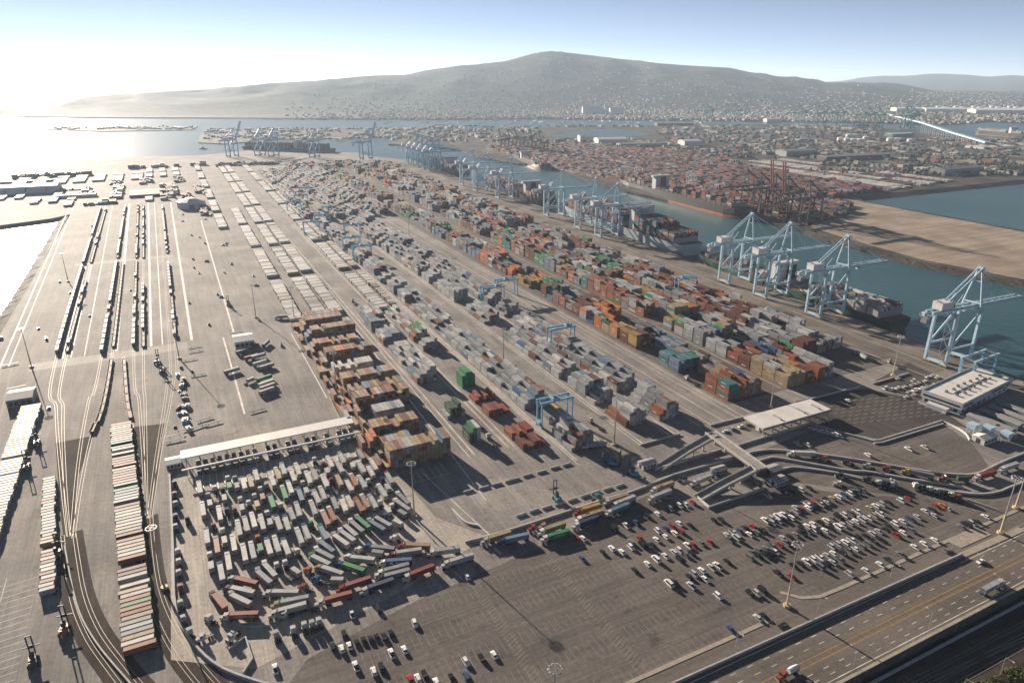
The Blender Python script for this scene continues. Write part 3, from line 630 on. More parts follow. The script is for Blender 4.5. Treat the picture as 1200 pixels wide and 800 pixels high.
# named trucks: photo pixel of the trailer centre, pixel the cab points to, load, cab, size
Q1 = 'on the approach road'; Q2 = 'in the packed queue'; Q3 = 'on the exit road'
NT = [((655, 628), (630, 635), 'green', 'white', Q1), ((690, 612), (668, 620), 'navy', 'white', Q1), ((727, 597), (705, 606), 'steelblue', 'white', Q1), ((734, 588), (716, 595), 'silver', 'white', Q1),
      ((776, 581), (758, 588), 'silver', 'white', Q1), ((779, 571), (762, 577), 'tan', 'white', Q1), ((824, 563), (802, 572), 'silver', 'white', Q1), ((692, 597), (672, 603), 'yellow', 'red', Q1), ((606, 632), (588, 636), 'steelblue', 'navy', Q1),
      ((525, 647), (503, 650), 'silver', 'white', Q2), ((541, 657), (518, 664), 'silver', 'white', Q2), ((468, 660), (440, 662), 'blue', 'white', Q2), ((415, 668), (397, 662), 'green', 'blue', Q2), ((495, 671), (472, 680), 'red', 'white', Q2),
      ((447, 687), (421, 696), 'navy', 'white', Q2), ((420, 685), (396, 693), 'red', 'red', Q2), ((397, 702), (375, 708), 'red', 'white', Q2), ((346, 706), (320, 711), 'grey', 'tan', Q2), ((343, 715), (317, 722), 'silver', 'white', Q2),
      ((287, 723), (264, 724), 'red', 'white', Q2), ((258, 708), (246, 693), 'red', 'bob0', Q2), ((480, 649), (460, 652), 'silver', 'red', Q2), ((490, 642), (468, 641), 'tan', 'red', Q2), ((390, 672), (366, 664), 'silver', 'tan', Q2),
      ((335, 697), (308, 697), 'silver', 'white', Q2), ((285, 695), (262, 690), 'silver', 'brown', Q2), ((289, 684), (268, 679), 'red', 'white', Q2), ((355, 716), (330, 722), None, 'white', Q2),
      ((943, 533), (918, 532), 'white', 'white', Q3), ((1080, 557), (1056, 552), 'grey', 'yellow', Q3), ((1122, 562), (1103, 561), 'darkgreen', 'red', Q3), ((1156, 557), (1138, 562), 'red', 'white', Q3), ((1184, 548), (1166, 554), 'silver', 'white', Q3), ((1000, 571), (984, 568), None, 'white', Q3), ((1160, 690), (1188, 675), 'silver', 'white', 'on the four-lane roadway')]
for pc, ph, ld, cb, wh in NT:
    p, q = P(*pc, 1.2), P(*ph, 1.2); hd = math.atan2(q.y - p.y, q.x - p.x)
    if cb == 'bob0': cb = 'black'
    truck(p, hd, ld, cb, wh, size=20 if ld == 'darkgreen' else 40); occupy(p, hd)
for (u, v), (u2, v2), cb, wh in [((966, 538), (950, 535), 'red', Q3), ((993, 542), (977, 539), 'black', Q3), ((1017, 547), (1001, 543), 'silver', Q3), ((1040, 550), (1024, 546), 'red', Q3), ((985, 558), (970, 556), 'black', Q3), ((1018, 563), (1004, 560), 'black', Q3), ((1045, 566), (1060, 570), 'white', Q3), ((625, 620), (610, 624), 'red', Q1), ((637, 618), (622, 622), 'pink', Q1), ((700, 583), (715, 578), 'teal', Q1),
                               ((246, 726), (236, 720), 'white', 'by the bend of the track wall'), ((238, 748), (226, 753), 'white', 'by the bend of the track wall'), ((272, 747), (262, 756), 'white', 'by the bend of the track wall'), ((222, 742), (216, 735), 'silver', 'by the bend of the track wall'), ((800, 561), (815, 556), 'navy', Q1), ((838, 556), (852, 550), 'blue', Q1)] + \
        [((1073 + i * 8.4, 570 + i * 2.3), (1070 + i * 8.4, 566 + i * 2.3), c, 'in the row below the exit road') for i, c in enumerate(('white', 'darkgreen', 'white', 'silver', 'black', 'white', 'red'))] + \
        [((1030 + i * 5, 567 + i * .8), (1027 + i * 5, 562 + i * .8), c, 'in the row below the exit road') for i, c in enumerate(('white', 'navy', 'black', 'white'))] + \
        [((324 + i * 0 + x, y), (322 + x, y - 8), c, 'in the row below the queue') for i, (x, y, c) in enumerate(((0, 745, 'silver'), (20, 740, 'white'), (33, 735, 'white'), (42, 733, 'silver'), (50, 730, 'white')))] + \
        [((205 + x, y), (203 + x, y - 9), c, 'along the wall left of the queue') for x, y, c in ((0, 568, 'navy'), (0, 581, 'red'), (1, 592, 'silver'), (1, 607, 'blue'), (1, 619, 'silver'), (4, 648, 'white'), (5, 660, 'white'), (5, 673, 'silver'), (7, 690, 'red'), (7, 709, 'silver'), (10, 727, 'silver'), (15, 610, 'black'))]:
    p, q = P(u, v, 1), P(u2, v2, 1); hd = math.atan2(q.y - p.y, q.x - p.x); truck(p, hd, 'bob', cb, wh); occupy(p, hd)
# the packed queue: lanes that run to the canopy and bend into the approach road
QP = [('silver', 10), ('white', 7), ('grey', 3.5), ('tan', 2.2), ('pink', .5), ('rust', .8), ('green', .2), ('red', .4), ('steelblue', 1.2), (None, 2.2), ('bob', 1.4)]
FIXC = [((238, 610), 'rust'), ((262, 622), 'green'), ((255, 638), 'pink'), ((326, 585), 'green'), ((257, 595), 'pink'), ((431, 616), 'green'), ((394, 601), 'rust'), ((458, 583), 'red'), ((430, 590), 'pink'), ((303, 577), 'pink'), ((449, 636), 'brown'), ((299, 640), 'green'), ((360, 637), 'tan'), ((278, 630), 'tan')]
FIXW = [(P(*p, 2.5), c) for p, c in FIXC]
lanes = 27
for i in range(lanes):
    b = -12 + i * 3.82; sl_ = (b + 12) / 103
    path = [(391 - 2 * sl_, b)]
    a_t = 290 + 34 * sl_; a_end = 246 + 42 * sl_
    aa = path[0][0]
    while aa > a_t: aa -= 2; path.append((aa, b + (391 - aa) * .012))
    r_ = 34 + 8 * sl_; hd = -math.pi / 2; cur = path[-1]
    while hd < -.12 and cur[0] > a_end: hd += 2 / r_ * 1.0; cur = (cur[0] + 2 * math.sin(hd), cur[1] + 2 * math.cos(hd)); path.append(cur)
    while cur[1] < 104: cur = (cur[0] + 2 * math.sin(-.08), cur[1] + 2 * math.cos(-.08)); path.append(cur)
    s = rnd.uniform(5, 17); n = len(path)
    while s < n - 12:
        k = int(s); pf, pb = path[max(0, k - 3)], path[min(n - 1, k + 3)]
        w0, w1 = T(*pf), T(*pb); hd = math.atan2(w0.y - w1.y, w0.x - w1.x) + rnd.uniform(-.02, .02); c = T(*path[k])
        k2 = max(0, k - 7); f0, f1 = T(*path[max(0, k2 - 3)]), T(*path[min(n - 1, k2 + 2)]); hf = math.atan2(f0.y - f1.y, f0.x - f1.x) if k2 > 1 else hd
        if free(c, hd):
            ld = pick(QP); best = min(FIXW, key=lambda q: (q[0].x - c.x) ** 2 + (q[0].y - c.y) ** 2)
            if math.hypot(best[0].x - c.x, best[0].y - c.y) < 4.2: ld = best[1]; FIXW.remove(best) if len(FIXW) > 1 else None
            bend = max(-.5, min(.5, (hf - hd + math.pi) % (2 * math.pi) - math.pi))
            sz = 20 if ld and ld != 'bob' and rnd.random() < .22 else 40
            truck(c, hd, ld, pick(CABS), Q2, bend, sz); occupy(c, hd)
            s += (10.4 if ld != 'bob' else 6) + rnd.uniform(.1, 1.5) * (1.0 if rnd.random() < .85 else 2.6)
        else: s += 1
# the line of trucks crawling along the approach road and out along the exit road
def convoy(px, off, where, flip, fill):
    ln = smooth_line([P(*q) for q in px], 8); L = sum(math.hypot(q[0] - p[0], q[1] - p[1]) for p, q in zip(ln, ln[1:])); s = 8
    while s < L - 8:
        t_ = s; pos = None
        for p, q in zip(ln, ln[1:]):
            d = math.hypot(q[0] - p[0], q[1] - p[1])
            if t_ <= d: k = t_ / d; hd = math.atan2(q[1] - p[1], q[0] - p[0]); pos = (p[0] + (q[0] - p[0]) * k - math.sin(hd) * off, p[1] + (q[1] - p[1]) * k + math.cos(hd) * off); break
            t_ -= d
        if flip: hd += math.pi
        if pos and free(pos, hd, w_=3.3) and rnd.random() < fill: truck(pos, hd, pick(QP[:-1]), pick(CABS), where); occupy(pos, hd); s += 20
        s += 3
convoy([(870, 552), (815, 569), (772, 583), (720, 601), (640, 628), (560, 650)], -1.8, Q1, False, .8); convoy([(870, 546), (815, 562), (772, 575), (720, 592), (640, 618), (570, 640)], -1.8, Q1, False, .8)
convoy([(1180, 553), (1120, 565), (1060, 556), (990, 545), (930, 536)], -2.5, Q3, False, .5)
# trucks standing under the gate canopy
for i in range(24):
    b = -11 + i * 4.05
    if rnd.random() < .92: truck(T(401.5, b), TH + math.pi / 2, pick([('navy', 2), ('grey', 2), ('brown', 2), ('steelblue', 2), ('tan', 1), ('silver', 1)]), pick(CABS), 'under the white inspection canopy')
# trucks working in the yard
for (u, v), (u2, v2), ld, cb in [((700, 522), (680, 525), 'silver', 'white'), ((577, 518), (569, 508), None, 'white'), ((505, 436), (498, 428), None, 'grey'), ((700, 499), (690, 492), None, 'white'), ((812, 448), (800, 440), None, 'white'), ((335, 372), (322, 373), 'white', 'white'), ((1010, 418), (1000, 412), 'silver', 'white'), ((1050, 428), (1041, 423), None, 'tan'), ((415, 355), (408, 346), None, 'white'), ((650, 352), (640, 345), None, 'white'), ((905, 365), (893, 360), 'steelblue', 'white'), ((760, 318), (750, 314), 'white', 'white')]:
    p, q = P(u, v, 1), P(u2, v2, 1); truck(p, math.atan2(q.y - p.y, q.x - p.x), ld, cb, 'working between the container stacks')
# ------------------------------------------------------------------ cars
def car_meshes(kind):
    L, W_, hb, hr = dict(sedan=(4.7, 1.85, .95, 1.45), suv=(4.7, 1.95, 1.1, 1.8), pickup=(5.6, 2.0, 1.1, 1.85), van=(5.6, 2.05, 1.35, 2.3))[kind]
    mb = MB(); m = M['car']
    pr = [(-L / 2, .42), (-L / 2 + .05, hb - .1), (-L / 2 + .35, hb), (L / 2 - .9, hb - .04), (L / 2 - .12, hb - .22), (L / 2, .45), (L / 2 - .1, .28), (-L / 2 + .1, .28)]
    n = len(pr); v = []
    for x, k in ((-W_ / 2, 1), (W_ / 2, 1)): v += [(x, y, z) for y, z in pr]
    mb.add(v, [tuple(range(n)), tuple(range(2 * n - 1, n - 1, -1))] + [(i, n + i, n + (i + 1) % n, (i + 1) % n) for i in range(n)], m)
    y0, y1 = dict(sedan=(-1.55, 1.0), suv=(-2.15, 1.0), pickup=(-.75, 1.25), van=(-2.6, 1.5))[kind]
    rf = dict(sedan=.62, suv=.8, pickup=.72, van=.86)[kind]
    mb.box((0, (y0 + y1) / 2 - .05, hr - .02), (W_ * .74, (y1 - y0) * rf * .98, .07), m)
    if kind == 'pickup': mb.box((0, -1.8, hb - .12), (W_ - .35, 1.7, .26), M['dsteel'])
    body = mb.mesh(kind + '_body')
    mb = MB(); mb.box((0, (y0 + y1) / 2 - .05, (hb + hr) / 2 - .04), (W_ * .94, (y1 - y0), hr - hb), M['glass'], taper=(.8, rf)); win = mb.mesh(kind + '_windows')
    return body, win, L, W_
CARM = {k: car_meshes(k) for k in ('sedan', 'suv', 'pickup', 'van')}
mb = MB(); mb.tube((-.11, 0, .33), (.11, 0, .33), .33, M['black'], 10); mb.tube((-.12, 0, .33), (.12, 0, .33), .19, M['galv'], 8); CW = mb.mesh('wheel')
CC = dict(white=(.72, .72, .71), silver=(.42, .43, .44), grey=(.16, .165, .17), black=(.02, .02, .022), red=(.34, .03, .03), blue=(.05, .09, .20), tan=(.35, .29, .2), green=(.04, .09, .06), orange=(.5, .14, .03))
CK = dict(w='white', s='silver', g='grey', k='black', r='red', b='blue', t='tan', e='green', o='orange')
def car(p, hd, col, where, kind=None):
    kind = kind or rnd.choices(('sedan', 'suv', 'pickup', 'van'), (5, 3, 2, .5))[0]; body, win, L, W_ = CARM[kind]
    nm = dict(sedan='sedan', suv='sport utility car', pickup='pickup truck', van='van')[kind]
    t = thing('car' if 'driving' in where else 'parked_car', f'{CK[col]} {nm} {where}', 'car', (p[0], p[1], .03), hd - math.pi / 2, f'{CK[col]} {nm}s {where}')
    obj('body', body, t, color=vary(CC[CK[col]], .1)); obj('windows', win, t)
    for x in (-1, 1):
        for y in (-L * .29, L * .30): obj('wheel', CW, t, (x * (W_ / 2 - .08), y, 0))
AUP = TH + math.pi / 2
def cars(o, sc_, lst, where, hd=AUP, jit=.05):
    for x, y, c in lst: car(P(o[0] + x / sc_, o[1] + y / sc_, .5), hd + rnd.uniform(-jit, jit) + (math.pi if rnd.random() < .4 else 0), c, where)
K7 = 3.3333
Wa, Wb, Wc, Wd = 'in the open middle of the car park', 'in the full rows of the car park', 'below the truck queue', 'in the office lot by the wharf'
cars((600, 560), K7, [(275, 315, 'b'), (355, 290, 'k'), (390, 275, 'w'), (430, 288, 'w'), (465, 270, 'w'), (465, 250, 'g'), (500, 235, 'r'), (510, 262, 'k'), (530, 265, 'k'), (480, 360, 'k'), (530, 335, 'w'), (562, 317, 'w'), (600, 305, 'w'), (632, 290, 's'), (655, 283, 'w'), (687, 264, 'w'), (709, 261, 'r'), (742, 255, 'g'), (775, 250, 'r'),
    (570, 206, 'w'), (600, 195, 'b'), (627, 190, 'r'), (655, 178, 'w'), (565, 240, 'w'), (600, 228, 'w'), (635, 216, 'w'), (658, 207, 'r'), (697, 185, 'k'), (445, 185, 'w'), (485, 175, 'b'), (400, 200, 'k'), (530, 150, 'k'), (570, 140, 'w'), (620, 120, 'g'), (655, 108, 'w'), (680, 104, 'w'), (705, 95, 'r'), (258, 240, 'r'), (278, 235, 'w'),
    (790, 165, 'k'), (815, 162, 'k'), (613, 412, 'w'), (637, 410, 'k'), (693, 385, 'k'), (712, 375, 's'), (742, 360, 'w'), (780, 350, 's'), (803, 342, 'w'), (840, 325, 'k'), (700, 420, 's'), (755, 395, 'w'), (805, 460, 'w'), (930, 450, 'k'), (957, 450, 's'), (980, 440, 'k'), (960, 545, 's'), (986, 540, 'k'), (855, 590, 'b'), (655, 318, 'k'), (680, 300, 'g'), (700, 292, 'k'), (550, 262, 'k')], Wa)
def row(x0, y0, x1, y1, n):
    for i in range(n):
        if rnd.random() < .04: continue
        t = i / max(1, n - 1); car(P(900 + (x0 + (x1 - x0) * t) / K7, 560 + (y0 + (y1 - y0) * t) / K7, .5), AUP + rnd.uniform(-.05, .05) + (math.pi if rnd.random() < .5 else 0), rnd.choices('wskgrbte', (7, 4, 6, 4, .8, .8, .5, .3))[0], Wb)
for r_ in ((-160, 222, -60, 190, 5), (-150, 240, -20, 205, 6), (-10, 165, 230, 95, 11), (110, 118, 370, 48, 12), (20, 175, 90, 155, 4), (-60, 290, 70, 252, 6), (-70, 310, 20, 285, 4), (60, 235, 180, 200, 6), (130, 195, 470, 95, 15), (200, 212, 440, 140, 11), (-10, 300, 30, 288, 3), (250, 268, 460, 200, 9), (290, 292, 440, 240, 7), (470, 187, 585, 152, 5), (500, 222, 560, 205, 3), (100, 342, 285, 288, 8), (200, 345, 280, 320, 4), (-40, 25, 60, -5, 5), (0, 70, 60, 55, 3), (100, 55, 160, 38, 3)): row(*r_)
cars((900, 560), K7, [(40, 372, 'k'), (95, 385, 'r'), (320, 375, 's'), (385, 362, 'w'), (440, 338, 'w'), (470, 320, 'k'), (520, 300, 'g'), (575, 270, 'w'), (612, 257, 'w'), (652, 242, 'w'), (520, 88, 'w'), (546, 80, 'r'), (615, 130, 'w'), (640, 122, 'k'), (655, 108, 'r'), (680, 108, 'o'), (648, 145, 's'), (700, 118, 's'), (755, 190, 'g'), (775, 182, 'k'), (795, 176, 's'), (815, 170, 'k'), (850, 150, 'w')], 'by the kerb of the car park')
cars((900, 560), K7, [(700, 283, 'g'), (830, 325, 'w'), (58, 575, 'k')], 'driving on the service road', hd=TH, jit=.02)
cars((300, 560), K7, [(620, 568, 'w'), (300, 655, 'k'), (335, 667, 'w'), (365, 655, 'w'), (345, 612, 'k'), (395, 645, 'k'), (421, 635, 'k'), (448, 628, 'k'), (472, 622, 'k'), (500, 618, 'k'), (527, 605, 'k'), (530, 685, 'w'), (580, 670, 'w'), (390, 735, 'w'), (460, 755, 'w'), (490, 740, 'k'), (75, 745, 'w'), (375, 532, 'w'), (480, 515, 'k'), (825, 385, 'w'), (602, 785, 'r'), (632, 782, 'w'), (660, 770, 'k'), (705, 797, 'w'), (765, 780, 'k'), (820, 770, 'b'), (820, 718, 'w'), (880, 700, 'k'), (930, 690, 'w')], Wc)
cars((1000, 400), 6, [(230, 330, 'w'), (265, 338, 'w'), (310, 328, 'w'), (360, 318, 'w'), (420, 275, 'w'), (415, 305, 's'), (450, 293, 'w'), (390, 355, 's'), (430, 345, 'w'), (475, 330, 'w'), (520, 345, 'w'), (515, 317, 's'), (565, 305, 's'), (370, 388, 'w'), (425, 374, 's'), (505, 277, 'w'), (520, 249, 'w'), (555, 238, 'w'), (590, 251, 'w'), (660, 279, 'w'), (690, 296, 'w'), (655, 311, 's'), (615, 325, 's'), (780, 271, 'w'), (312, 260, 'w')], Wd, hd=TH)
cars((0, 0), 1, [(1065, 526, 'w'), (1084, 524, 'w'), (1017, 533, 'w'), (935, 520, 's'), (946, 521, 'w'), (994, 469, 'w')] + [(951 + i * 5.6, 502 + i * 1.5, 'w') for i in range(7)], 'on the asphalt between the gate and the office')
cars((0, 0), 1, [(850 + i * 9, 505 - i * 2.6, c) for i, c in enumerate('wswgwsw')], 'beside the gate canopy', hd=TH)
cars((0, 0), 1, [(205, 500, 'k'), (57, 478, 'k'), (45, 385, 'k'), (70, 330, 'w'), (138, 345, 'k'), (153, 340, 'k'), (225, 435, 's'), (212, 430, 'g'), (245, 380, 'k'), (233, 320, 'k'), (240, 285, 'k'), (255, 345, 'k'), (222, 355, 'b'), (330, 276, 'k'), (330, 310, 'k'), (105, 370, 'k'), (330, 405, 'k')], 'driving in the rail yard')

for k in range(26):
    a_, b_ = rnd.uniform(660, 1480), rnd.choice([-158, -120, -70, 12, 20, 30, 45, 58, 70]) + rnd.uniform(-4, 4)
    car(T(a_, b_), AUP + rnd.choice([0, 0, 1.5]) + rnd.uniform(-.2, .2), rnd.choice('kkgwsb'), 'driving in the rail yard', rnd.choice(('pickup', 'van', 'suv')))
# ------------------------------------------------------------------ ship-to-shore cranes
def crane_parts(paint, house, boom_paint=None):
    c, hm = M[paint], M[house]; bp = M[boom_paint or paint]; D = {}
    def mk(n, f): mb = MB(); f(mb); D[n] = mb.mesh(n)
    mk('leg', lambda m: (m.bar((0, 0, 3), (0, 0, 47), 2.5, c, 2.0), m.box((0, 0, 16.5), (2.3, 2.0, 2.4), c)))
    mk('sill_beam', lambda m: m.box((0, 0, 3.4), (1.9, 20, 2.2), c))
    mk('bogie', lambda m: (m.box((0, 0, 1.7), (1.1, 6.5, .9), M['yellow']), [m.tube((-.3, y, .45), (.3, y, .45), .45, M['dsteel'], 8) for y in (-2.6, -.9, .9, 2.6)], m.box((0, 0, .95), (.8, 6.2, .6), M['dsteel'])))
    mk('portal_beam', lambda m: m.box((15.25, 0, 16.3), (28.6, 1.3, 1.7), c))
    mk('diagonal_brace', lambda m: m.tube((.9, 0, 17.4), (29.8, 0, 45.5), .85, c, 8))
    mk('cross_beam', lambda m: m.box((0, 0, 46.2), (1.7, 18, 1.7), c))
    def girder(m):
        for y in (-3, 3): m.box((6, y, 48.6), (56, 1.4, 2.8), c)
        for x in (-20, -8, 6, 18, 30): m.box((x, 0, 49.3), (.8, 5, .7), c)
        for y in (-4.1, 4.1): m.box((6, y, 49.5), (56, .9, .08), M['galv']); m.bar((-22, y, 50.6), (34, y, 50.6), .09, M['galv']); [m.bar((x, y, 49.5), (x, y, 50.6), .07, M['galv']) for x in range(-22, 35, 4)]
    mk('girder', girder)
    def boom(m):
        for y in (-2.6, 2.6): m.box((63, y, 48.6), (57, 1.2, 2.4), bp)
        for x in range(38, 92, 9): m.box((x, 0, 49.2), (.6, 4.4, .5), bp)
        for y in (-3.5, 3.5): m.bar((35, y, 50.4), (91, y, 50.4), .08, M['galv']); [m.bar((x, y, 49.2), (x, y, 50.4), .07, M['galv']) for x in range(36, 92, 5)]
        m.box((91.5, 0, 48.6), (.8, 6.4, 1.9), bp)
    mk('boom', boom)
    def hs(m):
        m.box((-6, 0, 53.2), (16, 8.6, 5.6), hm); m.box((-6, 0, 56.25), (16.5, 9.1, .5), hm); m.box((-13, 0, 57), (1.5, 3, 1), M['roofg']); m.box((-2, 2, 57), (2, 2, .9), M['roofg'])
        m.box((1.0, -4.36, 52.6), (1.2, .1, 2.2), M['dsteel'])
    mk('machinery_house', hs)
    mk('apex_frame', lambda m: (m.tube((30.5, -8, 48), (30.5, -1.4, 80), .95, c, 8), m.tube((30.5, 8, 48), (30.5, 1.4, 80), .95, c, 8), m.box((30.5, 0, 80.3), (2.4, 4.6, 1.6), c), m.box((30.5, 0, 51.2), (1.6, 15, 1.2), c), m.bar((30.5, -3.6, 69), (30.5, 3.6, 69), .5, c), m.bar((30.5, 1.4, 81), (30.5, 1.4, 84), .2, c)))
    mk('backstay', lambda m: m.tube((30, 0, 79.6), (-10, 0, 51), .72, c, 8))
    mk('inner_stay', lambda m: m.tube((2, 0, 50), (10.5, 0, 60.5), .4, c, 6))
    mk('forestay', lambda m: (m.tube((31, 0, 80), (60, 0, 50), .22, c, 6), m.tube((31, 0, 80), (86, 0, 50), .22, c, 6)))
    mk('operator_cab', lambda m: (m.box((22, 0, 45.6), (3, 2.6, 2.6), hm), m.box((23.56, 0, 45.8), (.1, 2.2, 1.6), M['glass']), m.box((20, 0, 47.2), (7, 5.4, .7), M['dsteel'])))
    mk('service_platform', lambda m: (m.box((-25, 0, 46.5), (7, 7, .5), M['galv']), m.box((-26.5, 1, 48.2), (3.2, 3.4, 2.8), c), [m.bar((-25 + x * 3.4, y * 3.4, 46.5), (-25 + x * 3.4, y * 3.4, 49), .2, c) for x in (-1, 1) for y in (-1, 1)], m.box((-25, 0, 42.5), (4, 5, 3.5), M['steel'])))
    def stairs(m):
        z = 4
        for k in range(6): m.bar((0, -8 + 5 * (k % 2), z), (0, -8 + 5 * ((k + 1) % 2), z + 7), .5, M['galv'], .25); z += 7
        for y in (-8.4, -2.6): m.bar((0, y, 4), (0, y, 46), .18, M['galv'])
    mk('stairway', stairs)
    return D
def sts(p, rz, D, label, group, boom_up=0.0, name='ship_to_shore_crane', sc=1.0):
    t = thing(name, label, 'crane', (p[0], p[1], p[2] if len(p) > 2 else 0), rz, group); t.scale = (sc,) * 3
    for x in (0, 30.5):
        sb = obj('sill_beam', D['sill_beam'], t, (x, 0, 0))
        obj('cross_beam', D['cross_beam'], t, (x, 0, 0))
        for y in (-9, 9): obj('leg', D['leg'], t, (x, y, 0)); obj('bogie', D['bogie'], sb, (0, y * .78, 0))
    for y in (-9, 9): obj('portal_beam', D['portal_beam'], t, (0, y, 0)); obj('diagonal_brace', D['diagonal_brace'], t, (0, y, 0))
    obj('girder', D['girder'], t)
    mh = obj('machinery_house', D['machinery_house'], t)
    obj('apex_frame', D['apex_frame'], t)
    for y in (-3.2, 3.2): obj('backstay', D['backstay'], t, (0, y * .55, 0)); obj('inner_stay', D['inner_stay'], t, (0, y, 0))
    bo = obj('boom', D['boom'], t)
    if boom_up:
        bo.rotation_euler = (0, -boom_up, 0); piv = Vector((34, 0, 48.6)); bo.location = piv - Matrix.Rotation(-boom_up, 3, 'Y') @ piv
    else:
        for y in (-2.2, 2.2): obj('forestay', D['forestay'], t, (0, y, 0))
    oc = obj('operator_cab', D['operator_cab'], t, (rnd.choice((-12, 0, 30)) if not boom_up else -10, 0, 0)); obj('service_platform', D['service_platform'], t); obj('stairway', D['stairway'], t, (-1.6, 0, 0))
    return t
DC = crane_parts('crane', 'cranew'); DB = crane_parts('craneb', 'cranew'); DD = crane_parts('craned', 'craned'); DDR = crane_parts('craned', 'craned', 'craner'); DG = crane_parts('craneg', 'craneg')
QH = R(24.1)
where = ['beside the office end of the quay, standing alone', 'at the bow of the green ship', 'amidships of the green ship', 'at the stern of the green ship', 'over the grey ship bow', 'over the grey ship, second from its bow', 'over the grey ship midships', 'over the third moored ship', 'over the third moored ship, next to the stern crane', 'at the far end of the third moored ship']
LP = []
for (u, v), wh in zip([(1095, 426.5), (952, 371), (890, 348.5), (848, 332), (701, 278), (677, 268.5), (640, 254), (583, 233), (557, 225), (541, 217.5)], where):
    LP.append(P(u, v)); sts(P(u, v), QH, DC, f'pale blue ship-to-shore crane {wh}', 'pale blue quay cranes along the channel', sc=.98 if v > 300 else .96)
for i in range(5):
    a = 1690 + i * 48; sts(T(a, quay(a) - 36), QH, DB, 'blue ship-to-shore crane in the tight cluster at the far end of the quay', 'blue quay cranes in the far cluster')
sts(P(424, 187), QH + R(20), DB, 'blue ship-to-shore crane with raised boom alone at the quay corner', 'blue quay cranes at the outer berth', R(68))
sts(P(268, 184), R(62), DB, 'blue ship-to-shore crane with raised boom at the outer end of the far berth', 'blue quay cranes at the outer berth', R(62))
for (u, v), wh in (((302, 183), 'beside the raised-boom crane'), ((318, 183.5), 'at the middle of the brown ship'), ((366, 185), 'at the stern of the brown ship')):
    sts(P(u, v), R(78), DB, f'blue ship-to-shore crane {wh} at the far berth', 'blue quay cranes at the outer berth')
# dark cranes across the channel, booms raised
for i, (u, v) in enumerate([(955, 262), (930, 256), (916, 252), (899, 249), (884, 245)]):
    sts(P(u, v, -1), TH + math.pi, DDR if i in (1, 2) else DD, 'dark brown ship-to-shore crane with raised red boom on the opposite quay' if i in (1, 2) else 'dark brown ship-to-shore crane on the opposite quay', 'dark cranes on the opposite quay', R(80) if i in (1, 2) else R(0), sc=.9)
for i, (u, v) in enumerate([(594, 176), (603, 174), (612, 175), (621, 176), (630, 178), (640, 180)]):
    sts(P(u, v, -1), TH + math.pi + R(25), DD, 'dark ship-to-shore crane with raised boom behind the island containers', 'dark cranes of the far island berth', R(62), sc=.7)
for i, (u, v) in enumerate([(832, 143), (865, 143), (962, 147), (972, 147), (985, 147), (1010, 149), (1020, 149), (1032, 150), (1064, 151), (1072, 151), (940, 146)]):
    sts(P(u, v, -2), R(200), DG, 'teal ship-to-shore crane in the distant container terminal near the bridge', 'teal cranes far across the harbour', sc=1.25)
# ------------------------------------------------------------------ yard gantries (RTG)
def rtg_parts(paint):
    c = M[paint]; D = {}
    def mk(n, f): mb = MB(); f(mb); D[n] = mb.mesh(n)
    mk('leg', lambda m: m.bar((0, 0, 1.6), (0, 0, 18), .95, c, .8))
    mk('sill_beam', lambda m: m.box((0, 0, 1.7), (1.0, 9.6, .9), c))
    mk('top_beam', lambda m: (m.box((11.75, 0, 18.6), (25.5, 1.1, 1.5), c), m.bar((0, .8, 19.9), (23.5, .8, 19.9), .07, M['galv'])))
    mk('end_tie', lambda m: m.box((0, 0, 18.4), (.6, 6.2, .7), c))
    mk('wheel', lambda m: m.tube((-.3, 0, .75), (.3, 0, .75), .75, M['black'], 12))
    mk('trolley', lambda m: (m.box((0, 0, 19.9), (5, 6.6, 1.0), c), m.box((0, 0, 20.9), (2.5, 3, 1.0), M['steel'])))
    mk('operator_cab', lambda m: (m.box((0, 0, 16.3), (1.8, 2.2, 2.2), M['cranew']), m.box((.95, 0, 16.3), (.08, 1.9, 1.4), M['glass'])))
    mk('spreader', lambda m: (m.box((0, 0, 14.3), (2.3, 11.8, .35), M['yellow']), [m.bar((x, y, 14.4), (x, y, 19.4), .08, M['dsteel']) for x in (-1, 1) for y in (-1.6, 1.6)]))
    mk('power_box', lambda m: m.box((-.9, 0, 3.4), (1.2, 5, 2.2), c)); return D
DR = rtg_parts('craneb'); DRG = rtg_parts('craneg'); DRW = rtg_parts('cranew')
def rtg(p, rz, D, label, group, sc=1.0):
    t = thing('yard_gantry_crane', label, 'crane', p, rz, group); t.scale = (sc,) * 3
    for x in (0, 23.5):
        s = obj('sill_beam', D['sill_beam'], t, (x, 0, 0))
        for y in (-3.3, 3.3): obj('leg', D['leg'], t, (x, y, 0)); obj('wheel', D['wheel'], s, (0, y * 1.15, 0))
        obj('end_tie', D['end_tie'], t, (x, 0, 0))
    for y in (-3.3, 3.3): obj('top_beam', D['top_beam'], t, (0, y, 0))
    x = rnd.uniform(5, 18); obj('trolley', D['trolley'], t, (x, 0, 0)); obj('operator_cab', D['operator_cab'], t, (x + 3.4, 0, 0)); obj('spreader', D['spreader'], t, (x, 0, 0)); obj('power_box', D['power_box'], t); return t
